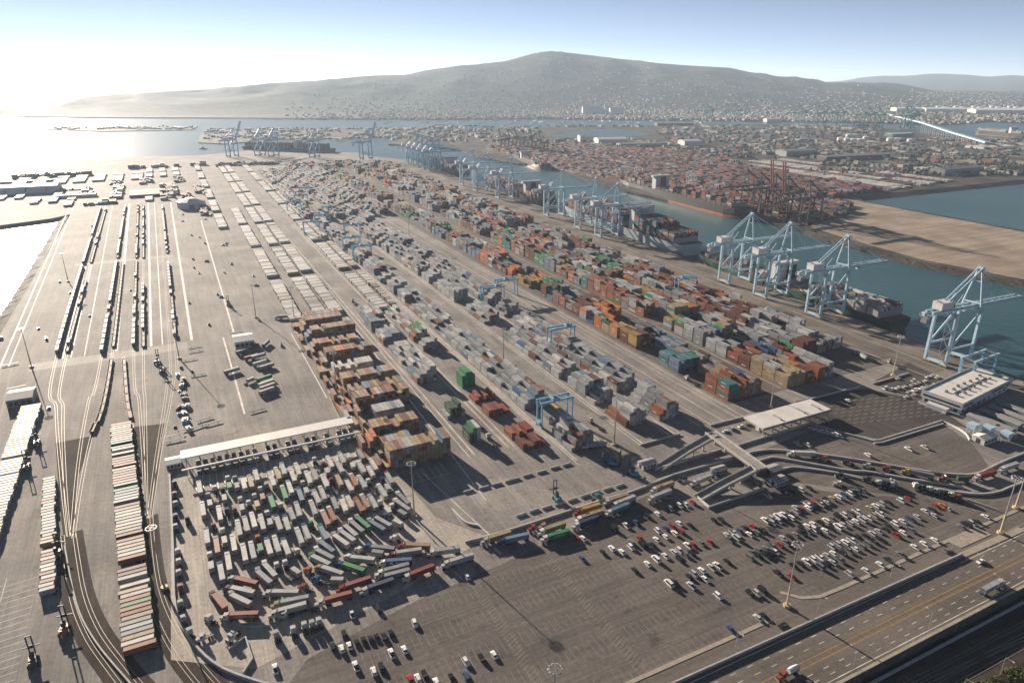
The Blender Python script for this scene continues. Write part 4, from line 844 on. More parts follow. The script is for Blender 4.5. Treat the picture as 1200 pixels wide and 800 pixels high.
for i, (a, b, wh) in enumerate([(361, 199.2, 'straddling the row that ends nearest the footbridge'), (483, 274.6, 'beside the wide lane, by red and grey boxes'), (622, 272.8, 'straddling the middle of the row beside the wide lane'), (640, 297.5, 'half over the wide lane beside its twin'), (868, 199.2, 'over the row next to the pale trailer rows'), (925, 199.4, 'over the row next to the pale trailer rows, farther down'), (1010, 222, 'over the lane behind the pale trailer rows'), (1060, 172, 'among the far grey stacks'), (1110, 199, 'among the far grey stacks'), (1180, 225, 'among the far grey stacks'), (1260, 180, 'among the far grey stacks'), (1330, 205, 'among the far grey stacks'), (1420, 230, 'among the far grey stacks'), (560, 470, 'over grey boxes near the quay'), (1010, 455, 'over coloured boxes near the quay')]):
    rtg(T(a, b + (a > 500 and b > 400) * 6, .03), TH, DR, f'light blue rubber-tyred yard gantry {wh}', 'light blue yard gantries')
for i in range(14):
    p = P(rnd.uniform(640, 900), rnd.uniform(195, 232), -1)
    if p.length < 2600 and AB(p)[1] > 910: rtg(p, TH + math.pi * .0, DRW, 'white yard gantry among the brown stacks across the channel', 'white gantries across the channel')
# ------------------------------------------------------------------ ships
def ship(p0, p1, beam, hull, deck, boot, label, load, bow_far, house, bays=None, fh=10.0, tiers=5, group=None, pal=PF, sink=WZ, bz=1.6):
    p0, p1 = Vector(p0), Vector(p1); L = (p1 - p0).length; d = (p1 - p0) / L; rz = math.atan2(-d.x, d.y); mid = (p0 + p1) / 2
    if not bow_far: rz += math.pi
    t = thing('container_ship', label, 'ship', (mid.x, mid.y, sink), rz, group)
    st = [(-.5, .82, .55), (-.485, .92, .70), (-.42, 1, .95), (-.2, 1, 1), (.2, 1, 1), (.34, .97, .86), (.42, .78, .52), (.47, .45, .2), (.5, .06, .02)]
    D_ = fh; zs = [(-3.0, .0), (bz, .12 if bz < 3 else .4), (D_ * .55, .7), (D_, 1.0)]
    hm = {0: M[boot], 1: M[hull], 2: M[hull]}
    mb = MB(); rows = []
    for (s, wt, wb) in st:
        y = s * L; sheer = 2.4 * max(0, (s - .34) / .16); r_ = []
        for z, k in zs:
            w_ = (wb + (wt - wb) * k) * beam / 2; yy = y - (1 - k) * (L * .018 if s > .45 else 0); r_.append((w_, yy, z + sheer * k))
        rows.append(r_)
    for i in range(len(st) - 1):
        for j in range(len(zs) - 1):
            a, b, c, e = rows[i][j], rows[i + 1][j], rows[i + 1][j + 1], rows[i][j + 1]
            mb.add([a, b, c, e], [(0, 1, 2, 3)], hm[j]); mb.add([(-q[0], q[1], q[2]) for q in (a, b, c, e)], [(3, 2, 1, 0)], hm[j])
    for j in range(len(zs) - 1):
        a, e = rows[0][j], rows[0][j + 1]; mb.add([(-a[0], a[1], a[2]), a, e, (-e[0], e[1], e[2])], [(0, 1, 2, 3)], hm[j])
    obj('hull', mb.mesh('hull'), t)
    mb = MB(); top = [(r_[-1][0] - .2, r_[-1][1]) for r_ in rows]; mb.prism([(x, y) for x, y in top] + [(-x, y) for x, y in reversed(top)], None, D_ - .6, M[deck]); obj('deck', mb.mesh('deck'), t)
    hy = house * L
    mb = MB(); hh = tiers * 2.6 + 9
    mb.box((0, hy, D_ + hh / 2 - .6), (beam * .8, 13, hh), M['wall']); mb.box((0, hy + 2, D_ + hh + 1.2), (beam * 1.0, 8, 3.4), M['wall'])
    sh = obj('superstructure', mb.mesh('superstructure'), t)
    mb = MB(); mb.box((0, hy + 6.05, D_ + hh + 1.8), (beam * .96, .12, 1.5), M['glass']); [mb.box((x * beam * .8 / 9, hy + s * 6.56, D_ + 3 + 2.8 * k), (1.0, .08, 1.0), M['glass']) for x in range(-4, 5) for k in range(int(hh / 2.8) - 1) for s in (-1, 1)]
    obj('bridge_windows', mb.mesh('bridge_windows'), sh)
    mb = MB(); mb.box((0, hy - 9.5, D_ + hh / 2 + 1), (beam * .28, 5, hh + 2), M[hull], taper=(.85, .8)); obj('funnel', mb.mesh('funnel'), t)
    mb = MB(); mb.tube((0, hy, D_ + hh + 2), (0, hy, D_ + hh + 11), .3, M['wall'], 6); mb.box((0, hy, D_ + hh + 8), (5, .4, .4), M['wall']); mb.tube((0, L * .45, D_), (0, L * .45, D_ + 11), .3, M['wall'], 6); obj('radar_mast', mb.mesh('radar_mast'), t)
    ys = -L * .46; hatch = MB(); lash = MB(); nrow = int((beam - 3) / 2.5); M_ = t.matrix_basis.copy()
    M_ = Matrix.Translation(t.location) @ Matrix.Rotation(rz, 4, 'Z')
    kb = 0
    while ys < L * .40:
        if abs(ys + 6.3 - hy) > 15:
            fr = 1 if ys < L * .28 else .72
            hatch.box((0, ys + 6.3, D_ + .3), (beam * .86 * fr, 12.4, 1.6), M[deck]); lash.box((0, ys - .7, D_ + 3.4), (beam * .9 * fr, .5, 6.6), M['steel'])
            base = load(kb / 22.0)
            for j in range(int(nrow * fr)):
                hgt = int(max(0, round(base + rnd.uniform(-.7, .7)))) if base > 0 else 0
                cc = pick(pal)
                for k in range(hgt):
                    if not (k >= hgt - 1 or j in (0, int(nrow * fr) - 1) or rnd.random() < .35): continue
                    q = M_ @ Vector(((j - (int(nrow * fr) - 1) / 2) * 2.52, ys + 6.3, D_ + 1.12 + k * 2.6)); CL.append((q.x, q.y, q.z, rz, 12.19, cc if rnd.random() < .5 else pick(pal), 'aboard the ' + label.split(' with')[0], k, hgt, k == hgt - 1))
            kb += 1
        ys += 14.2
    tag(obj('hatch_covers', hatch.mesh('hatch_covers'), t), kind='stuff'); tag(obj('lashing_bridges', lash.mesh('lashing_bridges'), t), kind='stuff'); return t
def QB(a, off): return T(a, quay(a) + off, WZ)
M['hullg'] = plain('green_hull_paint', (0.022, 0.085, 0.06), .45, .4, var=.3, scale=.05); M['hullb'] = plain('grey_blue_hull_paint', (0.36, 0.45, 0.50), .45, .4, var=.2, scale=.05)
M['hullk'] = plain('black_hull_paint', (0.03, 0.03, 0.033), .45, .4, var=.3, scale=.05); M['boot'] = plain('red_boot_paint', (0.42, 0.12, 0.07), .6, .3, var=.25, scale=.05); M['deckr'] = plain('brown_deck_paint', (0.15, 0.09, 0.07), .7, .3, var=.3, scale=.1)
ship(QB(388, 22), QB(686, 22), 36, 'hullg', 'deckr', 'boot', 'dark green hulled container ship with pale boxes at its stern under near cranes', lambda s: 3.6 if s < .25 else (1.6 if s < .45 and s > .33 else .4), True, .0, fh=10.5, tiers=4, pal=[('silver', 5), ('white', 4), ('grey', 3), ('navy', 1), ('brown', 1)])
ship(QB(706, 25), QB(1066, 25), 43, 'hullb', 'deckr', 'boot', 'grey blue container ship stacked high with dark red boxes beside the quay', lambda s: 7.6 - 3 * (s < .1), True, -.16, fh=17, tiers=8, pal=[('brown', 4), ('rust', 2), ('navy', 3), ('grey', 2), ('steelblue', 2), ('teal', 1), ('red', 1.5)])
ship(QB(1128, 24), QB(1440, 24), 40, 'hullk', 'deckr', 'boot', 'dark hulled container ship with scattered boxes behind the middle quay cranes', lambda s: 3.5 if rnd.random() < .7 else 0, True, -.25, fh=14, tiers=5)
ship(QB(1560, 24), QB(1880, 24), 40, 'hullk', 'deckr', 'boot', 'dark red container ship moored under the far blue crane cluster', lambda s: 4.5, False, .1, fh=14, tiers=5)
ship(P(726, 219, WZ), P(872, 256.5, WZ), 40, 'hullk', 'deckr', 'boot', 'black hulled container ship with a broad red waterline across the channel', lambda s: 4 if rnd.random() < .6 else .8, False, .12, fh=19, tiers=5, bz=4.6)
ship(P(606, 186, WZ), P(640, 200, WZ), 32, 'hullk', 'deckr', 'boot', 'small dark ship moored on the island shore beside the far terminal', lambda s: 2.0, True, -.2, fh=11, tiers=3)
ship(P(288, 176, WZ), P(394, 180, WZ), 42, 'hullk', 'deckr', 'boot', 'brown container ship loaded high at the far berth under blue cranes', lambda s: 5.5, True, .1, fh=14, tiers=5)
ship(P(1145, 157, WZ), P(1215, 163, WZ), 40, 'hullk', 'deckr', 'boot', 'far pale loaded ship on the turning basin beyond the bridge', lambda s: 3, True, .1, fh=16, tiers=4, pal=[('tan', 3), ('silver', 3), ('pink', 2)])
mb = MB(); mb.prism([(-4, -14), (4, -14), (4.4, 4), (2.5, 11), (0, 15), (-2.5, 11), (-4.4, 4)], 0, 3, M['hullk']); hb = mb.mesh('hull')
t = thing('harbour_boat', 'small boat under way off the quay with a raised-boom crane', 'boat', P(238, 175, WZ), R(80)); obj('hull', hb, t)
mb = MB(); mb.box((0, 0, 5), (5, 8, 4), M['wall']); mb.box((0, 0, 8), (4, 4, 2), M['wall']); obj('wheelhouse', mb.mesh('wheelhouse'), t)
# ------------------------------------------------------------------ opposite terminal: stacks
def ib(b0, n, a0, a1, sd, pal=PF, hi=5): block(b0, n, a0, a1, patch_h(sd, 2.0, hi, .12), pal, 'island terminal', drift=0)
for i, (b0, n, a0, a1) in enumerate([(918, 14, 800, 1760), (962, 14, 790, 2150), (1006, 14, 800, 2250), (1050, 14, 820, 2300), (1094, 14, 860, 2350), (1138, 14, 930, 2350), (1182, 14, 945, 2300), (1226, 14, 955, 2250), (1270, 14, 960, 2200), (1314, 14, 965, 2150), (1358, 10, 1250, 2100), (1400, 12, 1510, 2000), (1445, 12, 1520, 1900)]): ib(b0, n, a0, a1, 30 + i)
for i, b in enumerate((1380, 1412, 1444, 1476, 1508, 1545, 1580, 1620)):
    arr = []
    for a in np.arange(965 + i * 4, 1500, 3.2):
        if rnd.random() < .92 and int(a / 90) % 7 != i % 7: q = T(a, b, -1); arr.append((q.x, q.y, -.9, 2.6, 24, 3.6, TH + math.pi / 2, *vary(C[pick(PW if i % 3 else PF)])))
    tag(obj('island_trailer_row', boxes_mesh('island_trailer_row', arr, M['att'])), 'pale trailer rows parked behind the island container stacks', 'trailers', 'trailer rows on the island', kind='stuff')
CL[:] = [(c[0], c[1], c[2] - 1.0, *c[3:]) if c[6] == 'island terminal' else c for c in CL]
# ------------------------------------------------------------------ place every container: the 300 that show largest as objects, the rest as masses
SHN = lambda z: ' '.join(z.split()[2:6]) if z.startswith('aboard') else ''
cand = sorted([i for i, c in enumerate(CL) if c[9] and visible(c[0], c[1], 0)], key=lambda i: near_key(CL[i]))[:300]
cs = set(cand); CO = {}; M['pband'] = plain('pale_logo_paint', (0.62, 0.62, 0.60), .6, .2, var=.2)
for i in cand:
    x, y, z, rz, L, c, zn, k, h, _ = CL[i]
    tier = 'on top of a stack' if k == h - 1 and h > 1 else ('standing on the ground' if k == 0 and h == 1 else ('at the foot of a stack' if k == 0 else 'in the middle of a stack'))
    inw = 'aboard' if zn.startswith('aboard') else ('in the ' + zn)
    o = CO[i] = obj('container', CM40, None, (x, y, z), rz, vary(C[c])); tag(o, f'{cn(c)} container {tier} {inw}' if inw != 'aboard' else f'{cn(c)} container on the deck of the {SHN(zn)}', 'container', f'{cn(c)} containers {tier} {inw} {SHN(zn)}')
mb = MB()
for sx in (-1, 1):
    for q, w_ in enumerate((.75, .6, .75, .7, .3, .75, .7)): mb.box((sx * 1.225, -2.6 + q * .95, 1.75), (.02, w_, .62), M['pband'])
BAND = mb.mesh('logo_band')
for i in cand:
    if rnd.random() < .3 and CL[i][5] not in ('white', 'tan'):
        o = obj('logo_band', BAND, CO[i])
G_ = {'yard': [], 'ship': [], 'island': []}
for i, c in enumerate(CL):
    if i in cs: continue
    g = 'island' if c[6] == 'island terminal' else ('ship' if c[6].startswith('aboard') else 'yard')
    G_[g].append((c[0], c[1], c[2], 2.38, c[4], 2.53, c[3], *vary(C[c[5]], .2)))
    if g == 'yard' and c[9] and rnd.random() < .22: G_[g].append((c[0], c[1], c[2] + 1.35, 2.43, 4.6, .6, c[3], .55, .55, .54))
for g, nm, lb in (('yard', 'stacked_containers', 'grey, rust and green containers stacked across the yard to the far wharf'), ('ship', 'deck_containers', 'dark red and grey containers stacked on the decks of the moored ships'), ('island', 'island_containers', 'brown and red container stacks covering the terminal across the channel')):
    if G_[g]: tag(obj(nm, boxes_mesh(nm, G_[g], M['att'])), lb, 'containers', kind='stuff')
# ------------------------------------------------------------------ inspection canopy over the queue
t = thing('inspection_canopy', 'long white roofed inspection canopy at the head of the truck queue', 'canopy', T(414, 33), TH)
mb = MB(); mb.box((0, 0, 7.0), (106, 10.5, .7), M['roofw']); ro = obj('roof', mb.mesh('roof'), t)
mb = MB()
for i in range(27): mb.box((-52 + i * 4, 0, 7.39), (.12, 10.4, .08), M['wall'])
obj('roof_seams', mb.mesh('roof_seams'), ro)
mb = MB(); mb.box((0, 0, 3.32), (.5, .5, 6.64), M['galv']); po = mb.mesh('post')
for i in range(14):
    for y in (-4.6, 4.6): obj('post', po, t, (-50.5 + i * 7.77, y, 0))
mb = MB(); mb.box((0, -18, 6.2), (106, 1.1, .9), M['wall']); obj('sign_gantry', mb.mesh('sign_gantry'), t)
mb = MB(); mb.box((0, -18, 2.9), (.4, .4, 5.7), M['galv']); gp = mb.mesh('gantry_post')
for i in range(14): obj('gantry_post', gp, t, (-50.5 + i * 7.77, 0, 0))
mb = MB(); mb.box((0, 0, 1.3), (1.4, 2.6, 2.6), M['wall']); mb.box((0, -1.32, 1.6), (1.0, .06, .9), M['glass']); mb.box((0, 0, .1), (1.9, 12, .2), M['kerb']); bo = mb.mesh('booth')
for i in range(0, 26, 2): obj('booth', bo, t, (-49 + i * 4.05, -11.5, 0))
# gate canopy building
t = thing('gate_canopy', 'flat white roofed gate canopy above the exit lanes beside the footbridge', 'canopy', T(291.5, 354.5), TH)
mb = MB(); mb.box((0, 0, 6.6), (63, 18, .9), M['roofw']); mb.box((0, -9.2, 6.2), (63.4, .5, 1.6), M['steel']); ro = obj('roof', mb.mesh('roof'), t)
mb = MB(); [mb.box((x, -2, 7.5), (1.2, 7, .9), M['galv']) for x in (-12, 10, 24)]; obj('duct', mb.mesh('duct'), ro)
mb = MB(); mb.box((0, 0, 3.05), (.6, .6, 6.1), M['galv']); po = mb.mesh('post')
for i in range(8):
    for y in (-8, 8): obj('post', po, t, (-30 + i * 8.57, y, 0))
mb = MB(); mb.box((0, 0, 1.4), (1.6, 3, 2.8), M['wall']); mb.box((0, -1.52, 1.7), (1.2, .06, .9), M['glass']); bo = mb.mesh('booth')
for i in range(6): obj('booth', bo, t, (-26 + i * 10, 0, 0))
# ------------------------------------------------------------------ office by the quay
t = thing('office_building', 'long white two-storey office with rooftop machinery at the end of the quay', 'building', T(244.6, 471), TH + R(7.4))
def pbox(name, c, d, m, par): mb = MB(); mb.box(c, d, M[m]); return obj(name, mb.mesh(name), par)
pbox('ground_floor_wall', (38, 14, 2.1), (74, 26, 4.2), 'wall', t); up = pbox('upper_wall', (39, 14, 6.3), (78, 28, 4.2), 'wall', t)
pbox('roof', (39, 14, 8.5), (77, 27, .25), 'roofw', t)
for c, d in (((39, .2, 8.9), (78, .4, 1.1)), ((39, 27.8, 8.9), (78, .4, 1.1)), ((.2, 14, 8.9), (.4, 27.2, 1.1)), ((77.8, 14, 8.9), (.4, 27.2, 1.1))): pbox('parapet', c, d, 'wall', t)
for x0, x1 in ((2, 16), (44, 74)): pbox('window_band', ((x0 + x1) / 2, -.03, 6.3), (x1 - x0, .12, 1.3), 'glass', up)
pbox('window_band', (-.03, 14, 6.3), (.12, 25, 1.3), 'glass', up)
mb = MB(); mb.box((0, 0, 2.2), (2.6, .12, 2.2), M['glass']); wn = mb.mesh('window')
for i in range(9): obj('window', wn, t, (5 + i * 8, .96, 0))
for i in range(5): obj('window', wn, t, (.96, 4 + i * 5, 0), R(90))
mb = MB(); mb.box((0, 0, 9.2), (2.0, 1.6, 1.2), M['roofg']); mb.box((0, 0, 9.9), (1.2, 1.0, .25), M['dsteel']); un = mb.mesh('air_handler')
for i in range(14): obj('air_handler', un, t, (12 + (i % 7) * 8.5, 9 + (i // 7) * 7 + rnd.uniform(-1, 1), 0))
mb = MB(); mb.tube((0, 0, 9.0), (9, 0, 9.0), .35, M['galv'], 6); dm = mb.mesh('duct')
for i in range(5): obj('duct', dm, t, (14 + i * 10, 12.5, 0))
pbox('entrance_wall', (-3, 14, 1.6), (5, 14, 3.2), 'wall', t)
mb = MB(); strip(mb, [P(1076, 471), P(1108, 485)], .6, 0, M['krail'], .8); tag(obj('low_wall', mb.mesh('low_wall')), 'low white wall in front of the office by the quay', 'wall')
# ------------------------------------------------------------------ other buildings
def shed(name, label, p, size, rz, wallm='wall', roofm='roofw', z0=0.0, windows=True, group=None, cat='building'):
    L, W_, h = size; t = thing(name, label, cat, (p[0], p[1], z0), rz, group); k = h * .78
    mb = MB(); mb.box((0, 0, k / 2), (L, W_, k), M[wallm]); wl = obj('wall', mb.mesh('wall'), t)
    mb = MB(); r_ = [(-L / 2 - .4, -W_ / 2 - .4, k), (L / 2 + .4, -W_ / 2 - .4, k), (L / 2 + .4, 0, h), (-L / 2 - .4, 0, h), (L / 2 + .4, W_ / 2 + .4, k), (-L / 2 - .4, W_ / 2 + .4, k)]
    mb.add(r_, [(0, 1, 2, 3), (3, 2, 4, 5), (1, 4, 2), (0, 3, 5)], M[roofm]); obj('roof', mb.mesh('roof'), t)
    if windows:
        mb = MB(); mb.box((0, 0, k * .5), (min(3, L / 6), .1, k * .45), M['glass']); wm = mb.mesh('window')
        for i in range(4): obj('window', wm, t, (-L * .36 + i * L * .24, -W_ / 2 - .04, 0))
        mb = MB(); mb.box((-L / 2 - .04, 0, k * .4), (.1, min(4, W_ / 3), k * .8), M['dsteel']); obj('door', mb.mesh('door'), t)
    return t
def WT(u, v, z=0): return P(u, v, z)
shed('workshop', 'white flat box workshop on the open yard beside parked trailers', P(286, 404), (16, 20, 9), TH, 'wall', 'roofw')
t = thing('maintenance_building', 'large pale rounded shed with low conical roof at the head of the rail yard', 'building', P(225, 243), TH)
mb = MB(); mb.tube((0, 0, 0), (0, 0, 12), 24, M['wall'], 10); obj('wall', mb.mesh('wall'), t); mb = MB(); mb.tube((0, 0, 12), (0, 0, 17), 25, M['roofw'], 10, 8); obj('roof', mb.mesh('roof'), t); mb = MB(); mb.box((0, -23.3, 4), (9, 1.6, 8), M['dsteel']); obj('door', mb.mesh('door'), t)
shed('warehouse', 'long grey blue warehouse by the bright lagoon', P(22, 226), (150, 44, 18), TH - R(4), 'wall', 'roofw')
shed('yard_office', 'low pale office left of the empty lot by the lagoon', P(90, 231), (70, 16, 7), TH - R(6), 'wall', 'roofw')
shed('rail_shed', 'grey arched shed beside the container rank of the rail yard', P(27, 470), (16, 20, 8), TH, 'steel', 'roofg')
shed('guard_house', 'small white hut beside the tall queue canopy', P(204, 545), (8, 9, 4.5), TH, 'wall', 'roofw')
shed('equipment_hut', 'small white equipment hut on the right of the dark lot', P(1153, 516), (14, 8, 5), TH, 'wall', 'roofw')
for i, (u, v, L) in enumerate(((1162, 500, 26), (1172, 494, 26), (1181, 489, 26), (1190, 484, 24), (1168, 508, 20), (1190, 500, 22), (1150, 497, 18))):
    shed('storage_shed', 'grey storage shed in the cluster behind the office', P(u, v), (L, 7, 5), TH + R(90), 'steel', 'roofg', group='storage sheds behind the office')
# blue lifting frame parked by the quay
t = thing('lifting_frame', 'blue and grey open steel lifting frame parked beside the lone crane', 'crane', T(284, quay(284) - 26), TH + R(4))
mb = MB(); mb.bar((0, 0, 0), (0, 0, 15), 1.6, M['craneb']); lg = mb.mesh('leg')
for x in (-16, 16):
    for y in (-5, 5): obj('leg', lg, t, (x, y, 0))
mb = MB(); mb.box((0, 0, 15.8), (36, 1.5, 1.6), M['crane']); bm = mb.mesh('top_beam')
for y in (-5, 5): obj('top_beam', bm, t, (0, y, 0))
mb = MB(); mb.box((0, 0, 1.2), (1.8, 13, 1.6), M['craneb']); bm = mb.mesh('sill_beam'); mb = MB(); mb.box((0, 0, 15.8), (1.5, 8.4, 1.4), M['steel']); bx = mb.mesh('cross_tie')
for x in (-16, 16): obj('sill_beam', bm, t, (x, 0, 0)); obj('cross_tie', bx, t, (x, 0, 0))
# blue hoppers on the right of the dark lot
for i, (u, v) in enumerate(((1138, 508), (1156, 511), (1177, 518))):
    t = thing('steel_hopper', 'pale blue steel hopper on legs standing beside the white equipment hut', 'hopper', P(u, v), TH, 'pale blue hoppers')
    mb = MB(); mb.box((0, 0, 6), (5, 5, 3.4), M['crane'], taper=(1.15, 1.15)); mb.box((0, 0, 3.6), (2.4, 2.4, 1.6), M['crane'], taper=(1.9, 1.9)); obj('bin', mb.mesh('bin'), t)
    mb = MB(); mb.bar((0, 0, 0), (0, 0, 5), .35, M['crane']); lg = mb.mesh('leg')
    for x in (-2.2, 2.2):
        for y in (-2.2, 2.2): obj('leg', lg, t, (x, y, 0))
# ------------------------------------------------------------------ concrete footbridge with ramps at the gate
t = thing('gate_overpass', 'concrete overpass with two ramps crossing the gate lanes beside the car park', 'bridge', T(265, 268), 0)
org = t.location.copy()
def ramp(name, pts, wd, par):
    mb = MB(); q = [P(u, v, z) - org for u, v, z in pts]
    for i in range(len(q) - 1):
        a, b = q[i], q[i + 1]; d = (b - a); s = Vector((-d.y, d.x, 0)).normalized() * wd / 2; dn = Vector((0, 0, .9))
        mb.add([a + s, a - s, b - s, b + s, a + s - dn, a - s - dn, b - s - dn, b + s - dn], [(0, 1, 2, 3), (7, 6, 5, 4), (0, 3, 7, 4), (1, 5, 6, 2), (0, 4, 5, 1), (3, 2, 6, 7)], M['concrete'])
    o = obj(name, mb.mesh(name), par)
    for sd in (-1, 1):
        mb = MB()
        for i in range(len(q) - 1):
            a, b = q[i], q[i + 1]; d = (b - a); s = Vector((-d.y, d.x, 0)).normalized() * (wd / 2 - .2) * sd; up = Vector((0, 0, .55)); mb.bar(a + s + up, b + s + up, .3, M['krail'], 1.1)
        obj('parapet', mb.mesh('parapet'), o)
    return q
ramp('ramp', [(772, 549, .4), (806, 527, 4.0), (838, 509, 7.5)], 6, t); ramp('deck', [(832, 506, 7.8), (892, 549, 7.8)], 8, t); q = ramp('ramp', [(886, 548, 7.5), (850, 566, 4.0), (818, 584, .4)], 6, t)
mb = MB(); mb.box((0, 0, 3.4), (1.2, 1.2, 6.8), M['concrete']); cm = mb.mesh('column')
for u, v in ((838, 520), (850, 529), (862, 538), (874, 547), (886, 556)): obj('column', cm, t, P(u, v) - org)
for i, (u, v) in enumerate(((812, 534), (824, 528), (868, 566), (856, 572))): obj('column', cm, t, P(u, v) - org, scale=(.8, .8, .55))
mb = MB(); strip(mb, [P(830, 596), P(862, 585), P(896, 573)], .5, 0, M['krail'], 1.6); tag(obj('retaining_wall', mb.mesh('retaining_wall')), 'grey low wall at the foot of the overpass ramp', 'wall')
mb = MB(); strip(mb, [P(817, 583), P(831, 595)], .6, 0, M['white'], 1.3); tag(obj('white_wall', mb.mesh('white_wall')), 'short white wall closing the end of the overpass ramp', 'wall')
for i, (u, v, w_, d_, h_) in enumerate(((758, 546, 10, 6, 4), (842, 553, 9, 5, 3.5), (872, 560, 10, 4, 3), (906, 553, 8, 7, 4), (912, 566, 9, 6, 4))): shed('gate_hut', 'small gate hut by the ramps of the concrete overpass', P(u, v), (w_, d_, h_), TH, 'concrete' if i % 2 else 'wall', 'roofg', group='gate huts by the overpass')
# ------------------------------------------------------------------ barriers and walls
def wall(px, h, wd, label, m='krail', name='barrier_wall', sm=True, cat='barrier', z=0):
    pts = [P(*p) for p in px]; pts = smooth_line(pts, 5) if sm and len(pts) > 2 else pts
    mb = MB(); strip(mb, pts, wd, z, M[m], z + h); mb2 = mb.mesh(name); return tag(obj(name, mb2), label, cat)
wall([(875, 532), (890, 529), (909, 528), (950, 532), (995, 538), (1042, 546), (1092, 554), (1125, 557), (1147, 555), (1170, 544), (1200, 532), (1260, 512)], 1.3, 1.0, 'long pale barrier curving round the dark lot above the exit road')
wall([(888, 541), (899, 538), (909, 537), (950, 544), (995, 552), (1020, 554), (1072, 563), (1128, 571)], 1.3, 1.0, 'pale barrier dividing the two exit lanes')
wall([(912, 552), (924, 549), (938, 549), (980, 555), (1010, 562)], 1.3, 1.0, 'pale barrier curving between the exit road and the car park')
wall([(1100, 574), (1116, 577), (1147, 580), (1170, 577), (1185, 571), (1230, 555)], 1.3, 1.0, 'pale barrier closing the right end of the car park')
wall([(768, 551), (845, 528)], 1.6, .8, 'straight pale wall under the upper ramp of the overpass', sm=False); wall([(861, 524), (948, 497)], 1.4, .8, 'straight pale wall in front of the gate canopy', sm=False)
wall([(545, 636), (600, 621), (702, 588), (740, 577), (780, 561), (797, 555), (860, 537)], 1.3, .9, 'pale barrier along the far side of the approach road')
wall([(948, 497), (989, 508), (1022, 517), (1031, 516), (1104, 493.5)], 1.1, .8, 'pale barrier along the edge of the grid lot', sm=False); wall([(1024, 520), (1034, 519), (1105, 497)], 1.0, .8, 'second pale barrier just below the grid lot edge', sm=False)
wall([(1105, 494), (1120, 501), (1132, 509), (1136, 516)], .9, .7, 'white broken kerb wall bending towards the hoppers', 'white'); wall([(750, 522), (796, 509)], 1.2, .9, 'short dark barrier at the foot of the grey rows', sm=False); wall([(832, 499), (900, 482)], 1.2, .9, 'short dark barrier below the coloured stacks', sm=False)
wall([(950, 468), (1009, 453)], 1.2, .9, 'pale barrier above the grid lot', sm=False); wall([(1022, 450), (1064, 438)], 1.2, .9, 'pale barrier beside the mast at the office lot', sm=False)
wall([(199, 555), (203, 640), (206, 712), (222, 748), (262, 785), (345, 812)], 1.5, .9, 'grey wall bending between the curved tracks and the truck queue'); wall([(76, 640), (90, 708), (112, 752), (150, 798), (165, 815)], .9, .6, 'low grey barrier on the outside of the left curved track')
wall([(386, 467), (402, 497), (425, 525), (470, 590), (508, 634)], 1.6, .35, 'thin pale fence between the truck queue and the tan container blocks', 'galv', 'fence', cat='fence'); wall([(530, 597), (545, 612), (560, 616)], 1.0, .7, 'curved white kerb barrier by the broad shadow of the tan blocks', 'white')
wall([(255, 700), (262, 716), (285, 734), (316, 733)], .9, .5, 'pale curved kerb in the lower corner of the queue'); wall([(268, 762), (288, 748), (296, 773), (285, 790)], 1.4, .7, 'pale angular wall around the pit below the queue', sm=False)
wall([(1133, 586), (1168, 598)], 1.0, .5, 'short thin rail near the right end of the car park', sm=False)
mb = MB(); strip(mb, [T(152, -30), T(152, 120), T(150.3, 323)], .6, -.05, M['krail'], 1.5); tag(obj('road_wall', mb.mesh('road_wall')), 'long pale parapet wall between the car park and the roadway', 'wall')
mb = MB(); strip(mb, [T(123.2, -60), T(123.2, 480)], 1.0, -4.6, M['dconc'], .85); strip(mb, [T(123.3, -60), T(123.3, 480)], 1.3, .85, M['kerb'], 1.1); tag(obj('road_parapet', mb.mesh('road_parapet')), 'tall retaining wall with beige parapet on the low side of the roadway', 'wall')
mb = MB(); strip(mb, [T(150.3, 323), T(149.5, 372)], 3.4, 0, M['kerb'], .18); tag(obj('median', mb.mesh('median'), None), 'raised tan traffic island where the wall by the roadway ends', 'island')
mb = MB(); strip(mb, [P(1000, 811, -3.6), P(1220, 694, -3.6)], .8, -4.4, M['krail'], -3.2); tag(obj('barrier_wall', mb.mesh('barrier_wall')), 'pale barrier on the shadowed low ground below the roadway', 'barrier')
mb = MB(); strip(mb, [T(160.2, -20), T(160.2, 205)], 1.9, 0, M['kerb'], .16); tag(obj('kerb', mb.mesh('kerb')), 'long tan kerb along the bottom edge of the car park', 'kerb')
mb = MB(); strip(mb, [T(171, 222), T(164, 228), T(161, 236), T(160.6, 250), T(160.6, 420)], 1.9, 0, M['kerb'], .16); tag(obj('kerb', mb.mesh('kerb')), 'tan kerb with a hooked end beside the cream mast', 'kerb')
mb = MB(); mb.box((0, 0, .55), (6.2, 1.5, 1.1), M['krail'], taper=(1, .45)); KB = mb.mesh('barrier_block')
for i, (x, y) in enumerate([(35, 145), (85, 128), (135, 115), (185, 102), (235, 86), (285, 70), (325, 57), (372, 43), (420, 30)]):
    p = P(600 + x / K7, 560 + y / K7); tag(obj('barrier_block', KB, None, p, TH + R(3)), 'pale concrete barrier block in the line along the approach road', 'barrier', 'barrier blocks along the approach road')
for i, (x, y) in enumerate([(603, 562), (618, 557), (634.5, 553), (650, 548), (664, 544.5), (549, 575.6), (567, 571.5), (582, 567.5), (597, 563.5)]):
    tag(obj('barrier_block', KB, None, P(x, y), TH), 'pale concrete barrier block in the line below the red stacks', 'barrier', 'barrier blocks below the red stacks')
